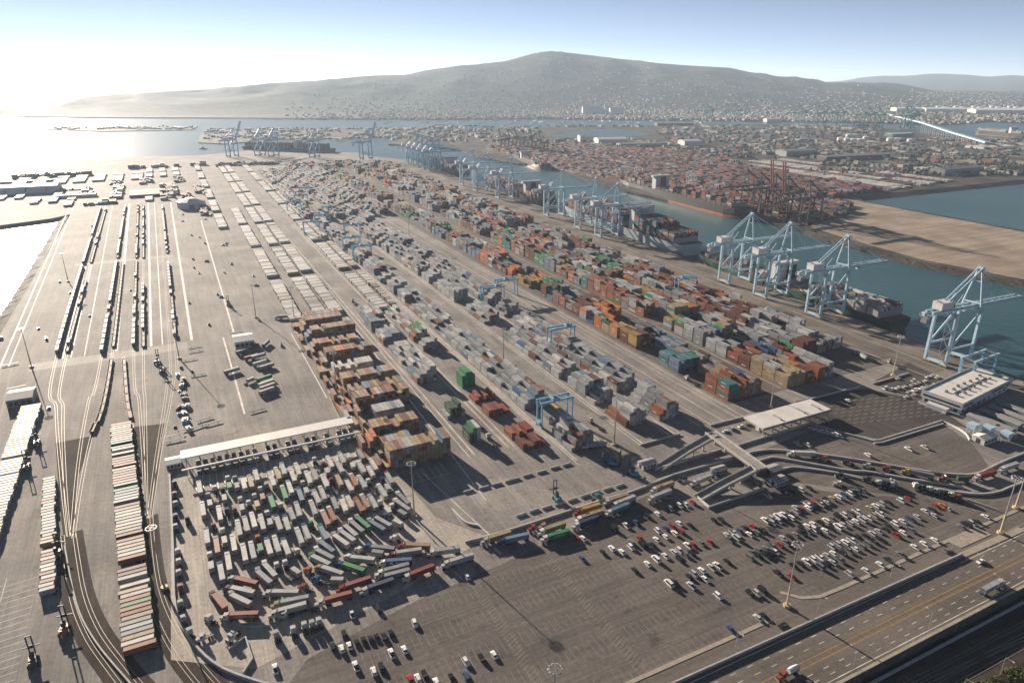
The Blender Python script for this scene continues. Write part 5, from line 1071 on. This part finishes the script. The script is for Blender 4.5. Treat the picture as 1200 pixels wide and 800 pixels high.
# ------------------------------------------------------------------ light masts
MH = 33.5
mb = MB(); mb.tube((0, 0, 0), (0, 0, 1.2), 1.6, M['cream'], 10); mb.tube((0, 0, 1.2), (0, 0, 11), .55, M['cream'], 8, .42); MBASE = mb.mesh('mast_base')
mb = MB(); mb.tube((0, 0, 11), (0, 0, MH), .36, M['galv'], 8, .2); MPOLE = mb.mesh('pole')
mb = MB()
for i in range(16):
    a0, a1 = 2 * math.pi * i / 16, 2 * math.pi * (i + 1) / 16; mb.bar((2.2 * math.cos(a0), 2.2 * math.sin(a0), MH), (2.2 * math.cos(a1), 2.2 * math.sin(a1), MH), .16, M['galv'])
for i in range(4): a0 = math.pi / 2 * i; mb.bar((0, 0, MH), (2.2 * math.cos(a0), 2.2 * math.sin(a0), MH), .14, M['galv'])
MRING = mb.mesh('lamp_ring')
mb = MB(); mb.box((0, 0, -.25), (.55, .75, .5), M['cranew'], taper=(.7, .7)); MLAMP = mb.mesh('floodlight')
def mast(p, label, sc=1.0):
    t = thing('light_mast', label, 'light mast', p, 0, 'high light masts'); t.scale = (sc,) * 3
    obj('mast_base', MBASE, t); obj('pole', MPOLE, t); r_ = obj('lamp_ring', MRING, t)
    for i in range(10): a0 = 2 * math.pi * i / 10; obj('floodlight', MLAMP, r_, (2.35 * math.cos(a0), 2.35 * math.sin(a0), MH), a0)
for p, lb in ((P(485.6, 606), 'tall light mast with lamp ring beside the right fence of the truck queue'), (P(922, 710), 'tall light mast with thick cream foot beside the hooked kerb'), (P(1172, 624.5), 'tall light mast on cream foot between car park and roadway'), (P(37, 430), 'tall light mast beside the rail crossing and the left shore'),
              (P(719.5, 521), 'tall light mast at the foot of the grey gantry rows'), (P(903, 478), 'tall light mast with cream foot below the orange stack'), (P(1046, 440), 'tall light mast beside the office lot barrier'), (P(395, 462), 'tall light mast in the tan container blocks'), (P(193, 689), 'tall light mast beside the right curved track'), (P(648, 867), 'tall light mast in the open car park with only its crown near the row lines'), (P(210, 420), 'tall light mast beside the rail yard gear'),
              (P(300, 372), 'tall light mast at the end of the first pale trailer row'), (P(345, 375), 'tall light mast at the corner of the pale trailer block'), (P(80, 330), 'tall light mast on the shore side of the rail strings'), (P(590, 430), 'tall light mast in the lane beside the red and green stacks'), (P(480, 285), 'tall light mast in the wide lane by scattered boxes'), (P(1190, 595), 'tall light mast at the right end of the exit road barrier')):
    mast(p, lb)
# road lamps
mb = MB(); mb.tube((0, 0, 0), (0, 0, 9), .12, M['galv'], 6, .08); mb.bar((0, 0, 9), (0, -2.6, 9.3), .1, M['galv']); LPOLE = mb.mesh('lamp_post'); mb = MB(); mb.box((0, -2.8, 9.25), (.35, .9, .2), M['cranew']); LHEAD = mb.mesh('lamp_head')
for i, (a, b) in enumerate(((126.5, 170), (126.5, 215), (126.5, 262), (126.5, 310), (126.5, 358), (155, 180), (155, 228), (155, 276), (155, 322))):
    t = thing('road_lamp', 'slim grey road lamp ' + ('standing by the beige parapet' if a < 130 else 'standing behind the wall of the roadway'), 'street lamp', T(a, b), TH + (math.pi if a < 130 else 0), 'road lamps'); obj('post', LPOLE, t); obj('lamp_head', LHEAD, t)
for u, v in ((1172, 790), (1126, 815)):
    t = thing('road_lamp', 'slim lamp standing among the low tracks beside the shrubs', 'street lamp', P(u, v, -4.4), TH, 'lamps by the low tracks'); obj('post', LPOLE, t); obj('lamp_head', LHEAD, t)
# ------------------------------------------------------------------ mixer lorry on the roadway
pm = P(922, 792); t = thing('concrete_mixer', 'red-brown lorry with a white mixing drum on the roadway', 'truck', (pm.x, pm.y, .03), TH + R(90))
tr = obj('tractor', TRM, t, (0, 2.4, 0), 0, (.26, .08, .05)); obj('windshield', WSM, tr)
mb = MB(); mb.tube((0, -5.2, 2.9), (0, -2.8, 2.5), .8, M['cranew'], 12, 1.25); mb.tube((0, -2.8, 2.5), (0, -.6, 2.3), 1.25, M['cranew'], 12, 1.1); obj('drum', mb.mesh('drum'), t)
mb = MB(); mb.box((0, -2.2, 1.0), (1.6, 7.2, .4), M['dsteel']); mb.box((0, -5.6, 2.0), (1.2, .5, 1.6), M['rust']); obj('frame', mb.mesh('frame'), t)
for y in (-4.2, -3.0, 4.3): obj('wheel_set', AXL, t, (0, y, 0))
pm = P(1160, 690)
# ------------------------------------------------------------------ container handlers
def handler_parts():
    D = {}
    def mk(n, f): mb = MB(); f(mb); D[n] = mb.mesh(n)
    mk('body', lambda m: (m.box((0, -1.4, 1.9), (3.0, 6.0, 1.5), M['ob']), m.box((0, -3.6, 2.9), (2.6, 1.6, .9), M['ob'])))
    mk('operator_cab', lambda m: (m.box((0, -.6, 4.0), (1.7, 1.7, 2.0), M['dsteel']), m.box((0, .27, 4.1), (1.5, .06, 1.5), M['glass'])))
    mk('mast', lambda m: (m.box((-.9, 2.2, 6), (.45, .5, 11), M['dsteel']), m.box((.9, 2.2, 6), (.45, .5, 11), M['dsteel']), m.box((0, 2.2, 11.2), (2.3, .5, .5), M['dsteel']), m.box((0, 2.2, 6.5), (1.8, .3, .4), M['dsteel'])))
    mk('spreader', lambda m: (m.box((0, 3.4, 5.2), (6.2, .6, .4), M['dsteel']), m.box((0, 2.8, 5.6), (2.0, .8, 1.2), M['dsteel'])))
    mk('wheel', lambda m: m.tube((-.45, 0, .85), (.45, 0, .85), .85, M['black'], 12)); return D
DH = handler_parts()
for (u, v), rz, c, wh in (((652, 585), 20, (.05, .22, .30), 'alone inside the barrier blocks'), ((453, 449), 60, (.30, .06, .04), 'in the lane beside the tan blocks'), ((268, 358), 200, (.05, .2, .35), 'on the bare yard by its own broad shadow'), ((185, 425), 10, (.05, .2, .35), 'on the rail yard beside two parked machines'), ((190, 437), 200, (.05, .2, .35), 'on the rail yard beside two parked machines'), ((44, 520), 30, (.10, .10, .10), 'beside the left container rank'), ((32, 548), 30, (.10, .10, .10), 'beside the left container rank'), ((495, 511), 100, (.45, .36, .2), 'beside the tan block with its long shadow'), ((712, 541), 80, (.03, .2, .38), 'at the corner near the overpass'), ((722, 546), 250, (.03, .25, .32), 'at the corner near the overpass'), ((740, 556), 40, (.03, .28, .38), 'beside the upper ramp of the overpass'), ((77, 738), 20, (.35, .10, .05), 'outside the left curved track'), ((40, 775), 30, (.06, .06, .07), 'in the empty slots at the lower left'), ((68, 650), 10, (.25, .07, .05), 'at the end of the middle rank'), ((605, 445), 30, (.3, .3, .32), 'between grey rows'), ((498, 302), 15, (.05, .1, .12), 'in the wide lane'), ((530, 243), 15, (.05, .1, .12), 'among far stacks')):
    t = thing('container_handler', f'tall-masted container handler standing {wh}', 'forklift', P(u, v, .03), R(rz), f'container handlers {wh}')
    obj('body', DH['body'], t, color=c)
    for k in ('operator_cab', 'mast', 'spreader'): obj(k, DH[k], t)
    for x in (-1.5, 1.5):
        for y in (-3.4, 1.0): obj('wheel', DH['wheel'], t, (x, y, 0))
# ------------------------------------------------------------------ small yard gear left of the canopy
for i, (u, v, r_, c, L) in enumerate([(272, 437, 20, 'silver', 1), (285, 414, 25, 'grey', 1), (295, 421, 18, 'rust', 1), (303, 420, 20, 'silver', 1), (305, 428, 20, 'white', 1), (313, 432, 20, 'silver', 1), (310, 446, 22, 'green', 1), (312, 452, 22, 'white', 1), (314, 456, 22, 'white', 1), (313, 461, 22, 'silver', 1), (294, 448, 30, 'silver', 0), (300, 408, 10, 'red', 0), (312, 405, 60, 'grey', 1)]):
    t = thing('parked_trailer', f'{cn(c)} {"container" if L else "short container"} on a chassis parked near the white workshop', 'trailer', P(u, v, .03), TH - R(90) + R(r_), f'{cn(c)} chassis near the workshop'); obj('chassis', CHS, t); obj('wheel_set', AXL, t, (0, -4, 0)); obj('wheel_set', AXL, t, (0, -5.2, 0)); obj('container', CM40 if L else CM20, t, (0, 0, 1.22), color=vary(C[c]))
mb = MB()
for y in (-3, 3): mb.box((0, y, .5), (.3, .3, 1.0), M['dsteel'])
mb.box((0, 0, 1.1), (.5, 11.5, .35), M['dsteel']); mb.box((.9, 0, 1.1), (.4, 11.5, .35), M['dsteel']); BEAM = mb.mesh('steel_beam')
for u, v, r_ in ((302, 482, 100), (278, 391, 100), (228, 407, 95), (229, 412, 95), (222, 422, 92), (232, 440, 92), (240, 492, 105), (250, 497, 100), (232, 501, 110), (215, 505, 92), (205, 512, 92), (205, 517, 92), (12, 428, 100), (20, 455, 100)):
    tag(obj('steel_beam', BEAM, None, P(u, v), TH + R(r_)), 'dark steel beam lying on trestles on the rail yard paving', 'beam', 'steel beams on the rail yard')
for k in range(26):
    u, v = rnd.uniform(208, 222), rnd.uniform(440, 505); s_ = rnd.choice([(3, 5, 2.5), (2, 2, 1.5), (4, 6, 3), (1.6, 3, 2)]); mb = MB(); c = rnd.choice(['craneb', 'steel', 'dsteel', 'rust', 'wall'])
    mb.box((0, 0, s_[2] / 2), s_, M[c]); mb.box((0, 0, s_[2] + .2), (s_[0] * .5, s_[1] * .5, .4), M['dsteel']); mb.box((0, s_[1] / 2 + .3, s_[2] * .3), (s_[0] * .6, .6, s_[2] * .6), M['dsteel'])
    tag(obj('machine_unit', mb.mesh('machine_unit'), None, P(u, v), TH + rnd.uniform(-.3, .3)), f'{dict(craneb="blue", steel="grey", dsteel="black", rust="rusty", wall="white")[c]} machine unit in the cluttered strip beside the rail yard', 'machinery', f'{c} machine units beside the rail yard')
# ------------------------------------------------------------------ railcars
mb = MB(); mb.box((0, 0, 1.15), (2.7, 13.0, .5), M['rust'])
for x in (-1.3, 1.3): mb.box((x, 0, 1.6), (.22, 13.2, 1.3), M['rust'])
for y in (-6.8, 6.8): mb.box((0, y, 1.4), (2.5, 1.2, .5), M['rust'])
WELL = mb.mesh('well_body')
mb = MB()
for y in (-.85, .85): mb.tube((-.85, y, .5), (.85, y, .5), .45, M['dsteel'], 8)
mb.box((0, 0, .55), (2.0, 2.6, .4), M['dsteel']); BOG = mb.mesh('bogie')
def poly_at(ln, s):
    for p, q in zip(ln, ln[1:]):
        d = math.hypot(q[0] - p[0], q[1] - p[1])
        if s <= d: k = s / d; return (p[0] + (q[0] - p[0]) * k, p[1] + (q[1] - p[1]) * k), math.atan2(q[1] - p[1], q[0] - p[0])
        s -= d
    return None
def pix_v(p): d = p[1] * math.cos(PITCH) + H * math.sin(PITCH); return 400 + F * (-p[1] * math.sin(PITCH) + H * math.cos(PITCH)) / d
for ti, rng, load, wh in ((0, ((244, 309), (314, 414)), .85, 'on the leftmost string of the rail yard'), (1, ((244, 309), (330, 414)), .1, 'on the leftmost string of the rail yard'), (2, ((242, 302), (306, 412)), .8, 'on the second string of the rail yard'), (3, ((308, 408), (424, 512)), .05, 'on the brown empty string of the rail yard'), (4, ((240, 302), (306, 406)), .4, 'on the paired middle strings of the rail yard'), (5, ((240, 302), (334, 406)), .5, 'on the paired middle strings of the rail yard'), (6, ((242, 298), (308, 398)), .75, 'on the right string of the rail yard'), (8, ((421, 490),), .05, 'on the short curved string in the track fork')):
    ln = TRK[ti]; s = 0
    while True:
        r_ = poly_at(ln, s)
        if r_ is None: break
        (x, y), hd = r_; v = pix_v((x, y)); s += 15.6
        if not any(a <= v <= b for a, b in rng): continue
        ld = rnd.random() < load; c = pick([('white', 5), ('silver', 4), ('steelblue', 2.5), ('tan', 1)])
        t = thing('railcar', (f'well railcar carrying a {cn(c)} container {wh}' if ld else f'empty rusty well railcar {wh}'), 'railcar', (x, y, .1), hd - math.pi / 2, (f'railcars with {cn(c)} containers {wh}' if ld else f'empty railcars {wh}'))
        obj('well_body', WELL, t); [obj('bogie', BOG, t, (0, yy, 0)) for yy in (-6.6, 6.6)]
        if ld: obj('container', CM40, t, (0, 0, 1.42), color=vary(C[c]))
# ------------------------------------------------------------------ shrubs by the low tracks
def shrub(p, r_, label):
    t = thing('shrub', label, 'shrub', p, 0, 'shrubs by the low tracks'); mb = MB()
    for k in range(160):
        d = Vector((rnd.gauss(0, 1), rnd.gauss(0, 1), abs(rnd.gauss(0, .8)))).normalized() * r_ * rnd.uniform(.35, 1); s = rnd.uniform(.2, .45); a = Vector((rnd.uniform(-1, 1), rnd.uniform(-1, 1), rnd.uniform(-1, 1))).normalized() * s; b = a.orthogonal().normalized() * s * .7
        mb.add([d - a, d + b, d + a, d - b], [(0, 1, 2, 3)], M['leaf'])
    obj('foliage', mb.mesh('foliage'), t)
    mb = MB(); [mb.tube((0, 0, -.1), (rnd.uniform(-.6, .6), rnd.uniform(-.6, .6), r_ * .7), .07, M['bark'], 5, .03) for _ in range(4)]; obj('stem', mb.mesh('stem'), t)
for k in range(34):
    u = 1135 + 2.6 * k + rnd.uniform(-10, 10); p = P(min(u, 1225), 812 - (u - 1130) * .42 + rnd.uniform(-4, 14), -4.4); shrub(p, rnd.uniform(1.0, 2.2), 'yellow-green leafy shrub on the bank beside the low tracks')
# ------------------------------------------------------------------ far harbour: buildings, tanks, bridge, town
def far_shed(u, v, L, W_, h, rz, label, wm='wall', rm='roofw', z=-1, group=None): return shed('far_building', label, P(u, v, z), (L, W_, h), rz, wm, rm, z, False, group)
far_shed(715, 168, 110, 60, 22, .2, 'white roofed plant by the inner basin'); far_shed(690, 166, 80, 40, 26, .2, 'pale plant with tall hall beside the inner basin'); far_shed(808, 170, 70, 50, 20, .3, 'round-looking white hall behind the island stacks', 'wall', 'roofw'); far_shed(752, 171, 180, 40, 12, .25, 'long grey green shed behind the island stacks', 'steel', 'roofg')
far_shed(933, 182, 120, 50, 20, .35, 'dark warehouse with pale bays behind the white trailer rows', 'steel', 'roofg'); far_shed(1000, 186, 240, 40, 14, .35, 'long dark blue shed behind the white trailer rows', 'dsteel', 'roofg'); far_shed(1120, 203, 150, 40, 18, .45, 'long grey building near the lagoon shore', 'steel', 'roofg'); far_shed(1085, 199, 60, 30, 8, .45, 'low white roofed building near the lagoon shore')
far_shed(1053, 160, 120, 40, 16, .4, 'pale green warehouse below the road bridge', 'craneg', 'roofw'); far_shed(1160, 173, 160, 70, 8, .4, 'pale flat building beyond the oval field', 'roofw', 'roofw'); far_shed(790, 147, 200, 40, 14, .2, 'long red brown warehouse on the inner channel', 'rust', 'roofg'); far_shed(905, 143, 90, 40, 20, .2, 'blue white warehouse on the far quay', 'wall', 'roofw', -2)
for i, (u, v) in enumerate(((1160, 131), (1130, 131), (1095, 130.5), (1190, 132.5))): far_shed(u, v, 560, 130, 26, -.15, 'very long white roofed warehouse on the plain beyond the bridge', 'wall', 'roofw', 4, 'long white warehouses on the plain')
for i, (u, v, h_) in enumerate(((702, 133, 38), (716, 133, 42), (722, 133.5, 40), (690, 133, 45))): far_shed(u, v, 90, 40, h_, .1, 'tall pale hospital block at the foot of the hill', 'wall', 'roofw', 6, 'hospital blocks')
mb = MB(); mb.tube((0, 0, 0), (0, 0, 15), 14, M['roofw'], 20); mb.tube((0, 0, 15), (0, 0, 17.5), 14, M['roofw'], 20, 2); TANK = mb.mesh('tank_shell'); mb = MB(); mb.bar((14.2, 0, 0), (14.2, 3, 15), .6, M['galv']); STAIR = mb.mesh('stair')
for u, v in ((985, 166), (993, 167), (1000, 167.5), (1008, 168), (995, 162), (1002, 162), (1015, 165), (1043, 167), (1067, 168)):
    t = thing('storage_tank', 'white cylindrical storage tank in the tank farm behind the island terminal', 'tank', P(u, v, -1), 0, 'tanks behind the island terminal'); obj('tank_shell', TANK, t); obj('stair', STAIR, t)
for i in range(16):
    t = thing('storage_tank', 'white cylindrical storage tank on the far plain near the long warehouses', 'tank', P(1100 + i * 7, 128 + (i % 3) * 1.2, 4), 0, 'tanks on the far plain'); obj('tank_shell', TANK, t, scale=(1.7, 1.7, 1.5))
# road bridge
pts = [P(1036, 143, 0), P(1080, 155, 0), P(1112, 164, 0), P(1156, 172, 0)]; zz = [44, 40, 30, 14]
t = thing('road_bridge', 'pale green road bridge on tall piers descending towards the island', 'bridge', pts[0]); o0 = pts[0]; mb = MB()
for i in range(3): mb.bar(pts[i] - o0 + Vector((0, 0, zz[i])), pts[i + 1] - o0 + Vector((0, 0, zz[i + 1])), 18, M['crane'], 5)
obj('deck', mb.mesh('deck'), t); mb = MB()
for s_ in (-4.5, 4.5):
    for i in range(3):
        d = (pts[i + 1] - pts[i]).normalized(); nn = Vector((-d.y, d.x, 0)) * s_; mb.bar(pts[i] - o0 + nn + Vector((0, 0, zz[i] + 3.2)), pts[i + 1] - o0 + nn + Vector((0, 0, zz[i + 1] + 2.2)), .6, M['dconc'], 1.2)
obj('railing', mb.mesh('railing'), t)
for i in range(13):
    s_ = 1.0 + i / 6.5; k = min(2, int(s_)); fr = s_ - k; p = pts[k].lerp(pts[k + 1], fr) - o0; z = zz[k] + (zz[k + 1] - zz[k]) * fr; mb = MB()
    for x in (-4, 4): mb.box((x, 0, z / 2 - 1.6), (2.4, 2.4, z - 1.6), M['concrete'])
    obj('pier', mb.mesh('pier'), t, p)
for s_ in (0.05, .62):
    p = pts[0].lerp(pts[1], s_) - o0; mb = MB(); [mb.box((x, 0, 50), (4, 4, 104), M['craneg']) for x in (-10, 10)]; mb.box((0, 0, 96), (20, 3, 5), M['craneg']); mb.box((0, 0, 70), (20, 3, 4), M['craneg']); obj('tower', mb.mesh('tower'), t, p)
# hillside town and port clutter: far masses
arr = []; tre = []
for k in range(21000):
    u = rnd.uniform(-60, 1260); tt = rnd.random() ** 1.6
    dens = .95 - 1.05 * tt + .35 * noise.noise(Vector((u / 60, tt * 4, 2)))
    if u < 480: dens *= max(0, (u - 330) / 150) * .7
    if u > 1060: dens = .5
    if rnd.random() > dens: continue
    p = hill_point(u, .012 + tt * .9)
    ang = .25 + .5 * noise.noise(Vector((u / 240, tt * 1.5, 1))); ca_, sa_ = math.cos(ang), math.sin(ang); gx, gy = p.x * ca_ + p.y * sa_, -p.x * sa_ + p.y * ca_; gy = round(gy / 46) * 46 + rnd.uniform(-5, 5); p.x, p.y = gx * ca_ - gy * sa_, gx * sa_ + gy * ca_; s_ = rnd.uniform(7, 16) * (1.5 if tt < .12 and rnd.random() < .3 else 1)
    g = rnd.choice([(.36, .35, .33), (.28, .26, .23), (.2, .18, .16), (.24, .18, .15), (.42, .41, .40), (.15, .145, .14)])
    arr.append((p.x, p.y, p.z - 3.5, s_, s_ * rnd.uniform(.6, 1.3), rnd.uniform(5, 9) + 3.5, ang, *g))
tag(obj('hillside_town', boxes_mesh('hillside_town', arr, M['attf'])), 'pale scattered houses of the town covering the lower slopes of the hill', 'town', kind='stuff')
for k in range(17000):
    u = rnd.uniform(-60, 1260); tt = rnd.random() ** .9
    if u < 560 and rnd.random() > (u - 400) / 160: continue
    p = hill_point(u, .012 + tt * .96)
    if noise.noise(Vector((p.x / 350, p.y / 350, 7))) < .08 - .1 * tt: continue
    s_ = rnd.uniform(8, 20); tre.append((p.x, p.y, p.z - 2))
def tree_mass(name, pts, lo, hi, label):
    V, Fc = [], []
    for x, y, z in pts:
        s_ = rnd.uniform(lo, hi); h_ = s_ * rnd.uniform(.8, 1.4); k = len(V); a0 = rnd.uniform(0, 3)
        for j in range(5): a_ = a0 + j * 1.2566; r_ = s_ * rnd.uniform(.35, .65); V.append((x + r_ * math.cos(a_), y + r_ * math.sin(a_), z + h_ * rnd.uniform(.25, .5)))
        V += [(x, y, z), (x + rnd.uniform(-.2, .2) * s_, y + rnd.uniform(-.2, .2) * s_, z + h_)]
        for j in range(5): Fc += [(k + j, k + (j + 1) % 5, k + 6), (k + (j + 1) % 5, k + j, k + 5)]
    me = bpy.data.meshes.new(name); me.from_pydata(V, [], Fc); me.materials.append(M['tree']); me.update(); return tag(obj(name, me), label, 'trees', kind='stuff')
M['tree'] = plain('tree_foliage', (0.045, 0.055, 0.028), .8, .2, var=.5, scale=.02)
tree_mass('hillside_trees', tre, 5, 9, 'dark trees scattered between the houses on the hill')
arr = []; tre = []
def port_scatter(n, u0, u1, v0, v1, cond=None, tall=9, white=.15):
    for k in range(n):
        u, v = rnd.uniform(u0, u1), v0 + (v1 - v0) * rnd.random() ** 1.4; p = P(u, v, -1)
        if cond and not cond(u, v): continue
        if noise.noise(Vector((p.x / 160, p.y / 160, 4))) > .2: continue
        a_, b_ = AB(p); a_ = round(a_ / 34) * 34 + rnd.uniform(-3, 3); p = T(a_, b_, -1)
        d = p.length; s_ = rnd.uniform(.002, .0065) * d
        if rnd.random() < .32: [tre.append((p.x + rnd.gauss(0, 14), p.y + rnd.gauss(0, 14), -1)) for _ in range(3)]
        else:
            g = (.45, .44, .42) if rnd.random() < white else rnd.choice([(.24, .22, .2), (.14, .135, .13), (.24, .11, .08), (.12, .16, .18), (.34, .3, .25), (.08, .1, .14), (.1, .1, .1)])
            arr.append((p.x, p.y, -1, s_, s_ * rnd.uniform(.4, 2.4), rnd.uniform(4, tall), TH + rnd.uniform(-.03, .03), *g))
basin = lambda u, v: not (630 < u < 775 and 149 < v < 163)
port_scatter(3600, 500, 1260, 148, 186, lambda u, v: basin(u, v) and v < 160 + (u - 500) * .05 + 12 and not (u > 1030 and v < 164 + (u - 1040) * .06) and (u > 640 or v < 166)); port_scatter(500, 240, 500, 151, 164, None, 7, .25); port_scatter(1600, 860, 1240, 163, 206, lambda u, v: v < 212 and (u > 960 or v < 185)); port_scatter(120, 60, 230, 149.5, 151.5, None, 5, .1)
tag(obj('port_buildings', boxes_mesh('port_buildings', arr, M['attf'])), 'low sheds, silos and stores crowded on the island behind the stacks', 'buildings', kind='stuff')
for k in range(700):
    u = rnd.uniform(1060, 1260); v = 197 + rnd.gauss(0, 3) + (u - 1060) * .02
    if u < 1240: p = P(u, v, -1); tre.append((p.x, p.y, -1))
tree_mass('port_trees', tre, 4.5, 9, 'dark green trees between the sheds of the island')
fld = [(1088, 180), (1130, 179), (1200, 182), (1260, 190), (1210, 196), (1150, 192), (1105, 187)]
zone('dry_field_ground', [P(u, v, -.9) for u, v in fld], -.9, M['sand']); zone('dry_field_ground', [P(u, v, -.85) for u, v in ((1120, 181.5), (1200, 184), (1250, 190), (1200, 193.5), (1150, 189))], -.85, M['earth'])
M['grass'] = ground('grass_field', (0.12, 0.13, 0.05), var=.3, fine=.02); 
# marina masts and small craft on the inner channel
for k in range(60):
    p = P(rnd.uniform(440, 830), rnd.uniform(141.5, 145), WZ)
    mb = None
    if k == 0:
        mbb = MB(); mbb.prism([(-3, -9), (3, -9), (3, 4), (0, 10), (-3, 4)], 0, 2.5, M['wall']); BH = mbb.mesh('hull'); mbb = MB(); mbb.tube((0, 0, 2.5), (0, 0, 22), .35, M['galv'], 5); BM_ = mbb.mesh('boat_mast')
    t = thing('sailing_boat', 'white sailing boat moored in the distant marina', 'boat', p, rnd.uniform(0, 6), 'boats in the distant marina'); obj('hull', BH, t, scale=(1.6, 1.6, 1.6)); obj('boat_mast', BM_, t)
# ------------------------------------------------------------------ lettering on boxes in the queue
def lettering(txt, pc, ph, size, off_z, emblem=False):
    p, q = P(*pc, 1.2), P(*ph, 1.2); hd = math.atan2(q.y - p.y, q.x - p.x)
    best = min((o for o in COL.objects if o.name.startswith('container_truck')), key=lambda o: (o.location.x - p.x) ** 2 + (o.location.y - p.y) ** 2)
    ct = next(c for c in best.children if c.name.startswith('container'))
    cu = bpy.data.curves.new('lettering', 'FONT'); cu.body = txt; cu.size = size; cu.align_x = 'CENTER'; cu.align_y = 'CENTER'
    ob = bpy.data.objects.new('tmp', cu); COL.objects.link(ob); bpy.context.view_layer.update(); me = bpy.data.meshes.new_from_object(ob.evaluated_get(bpy.context.evaluated_depsgraph_get())); bpy.data.objects.remove(ob); me.materials.clear(); me.materials.append(M['white'])
    # the side of the box that faces the camera
    r_ = best.rotation_euler.z; sx = 1 if (math.cos(r_) * -p.x + math.sin(r_) * -p.y) > 0 else -1
    if emblem:
        mb = MB(); mb.tube((-3.6, 0, -.01), (-3.6, 0, 0), .75, M['white'], 14); mb.box((1.2, .1, -.01), (5.6, .5, .02), M['white']); me = mb.mesh('emblem')
    o = bpy.data.objects.new('emblem' if emblem else 'lettering', me); COL.objects.link(o); o.parent = ct; o.location = (sx * 1.235, 0, off_z); o.rotation_euler = (R(90), 0, R(90) * sx)
lettering('HAMBURG SÜD', (287, 723), (264, 724), 1.25, 1.4); lettering('EVERGREEN', (415, 668), (397, 662), 1.2, 1.4); lettering('-', (468, 660), (440, 662), 1.2, 1.4, True); lettering('EVERGREEN', (655, 628), (630, 635), 1.2, 1.4)
# ------------------------------------------------------------------ haze: one even box of air round the whole scene
me = bpy.data.meshes.new('haze'); x0, x1, y0, y1, z0, z1 = -70000, 70000, -2500, 70000, -8.0, 600.0
me.from_pydata([(x0, y0, z0), (x1, y0, z0), (x1, y1, z0), (x0, y1, z0), (x0, y0, z1), (x1, y0, z1), (x1, y1, z1), (x0, y1, z1)], [], [(0, 3, 2, 1), (4, 5, 6, 7), (0, 1, 5, 4), (1, 2, 6, 5), (2, 3, 7, 6), (3, 0, 4, 7)])
hm = bpy.data.materials.new('haze_air'); hm.use_nodes = True; n = hm.node_tree; n.nodes.clear(); ou = n.nodes.new('ShaderNodeOutputMaterial'); vo = n.nodes.new('ShaderNodeVolumePrincipled')
vo.inputs['Color'].default_value = (.64, .81, 1.0, 1); vo.inputs['Density'].default_value = 4.4e-5; vo.inputs['Anisotropy'].default_value = .25
n.links.new(vo.outputs[0], ou.inputs['Volume']); me.materials.append(hm); tag(obj('haze', me), 'pale sea haze over the harbour', 'haze', kind='stuff')
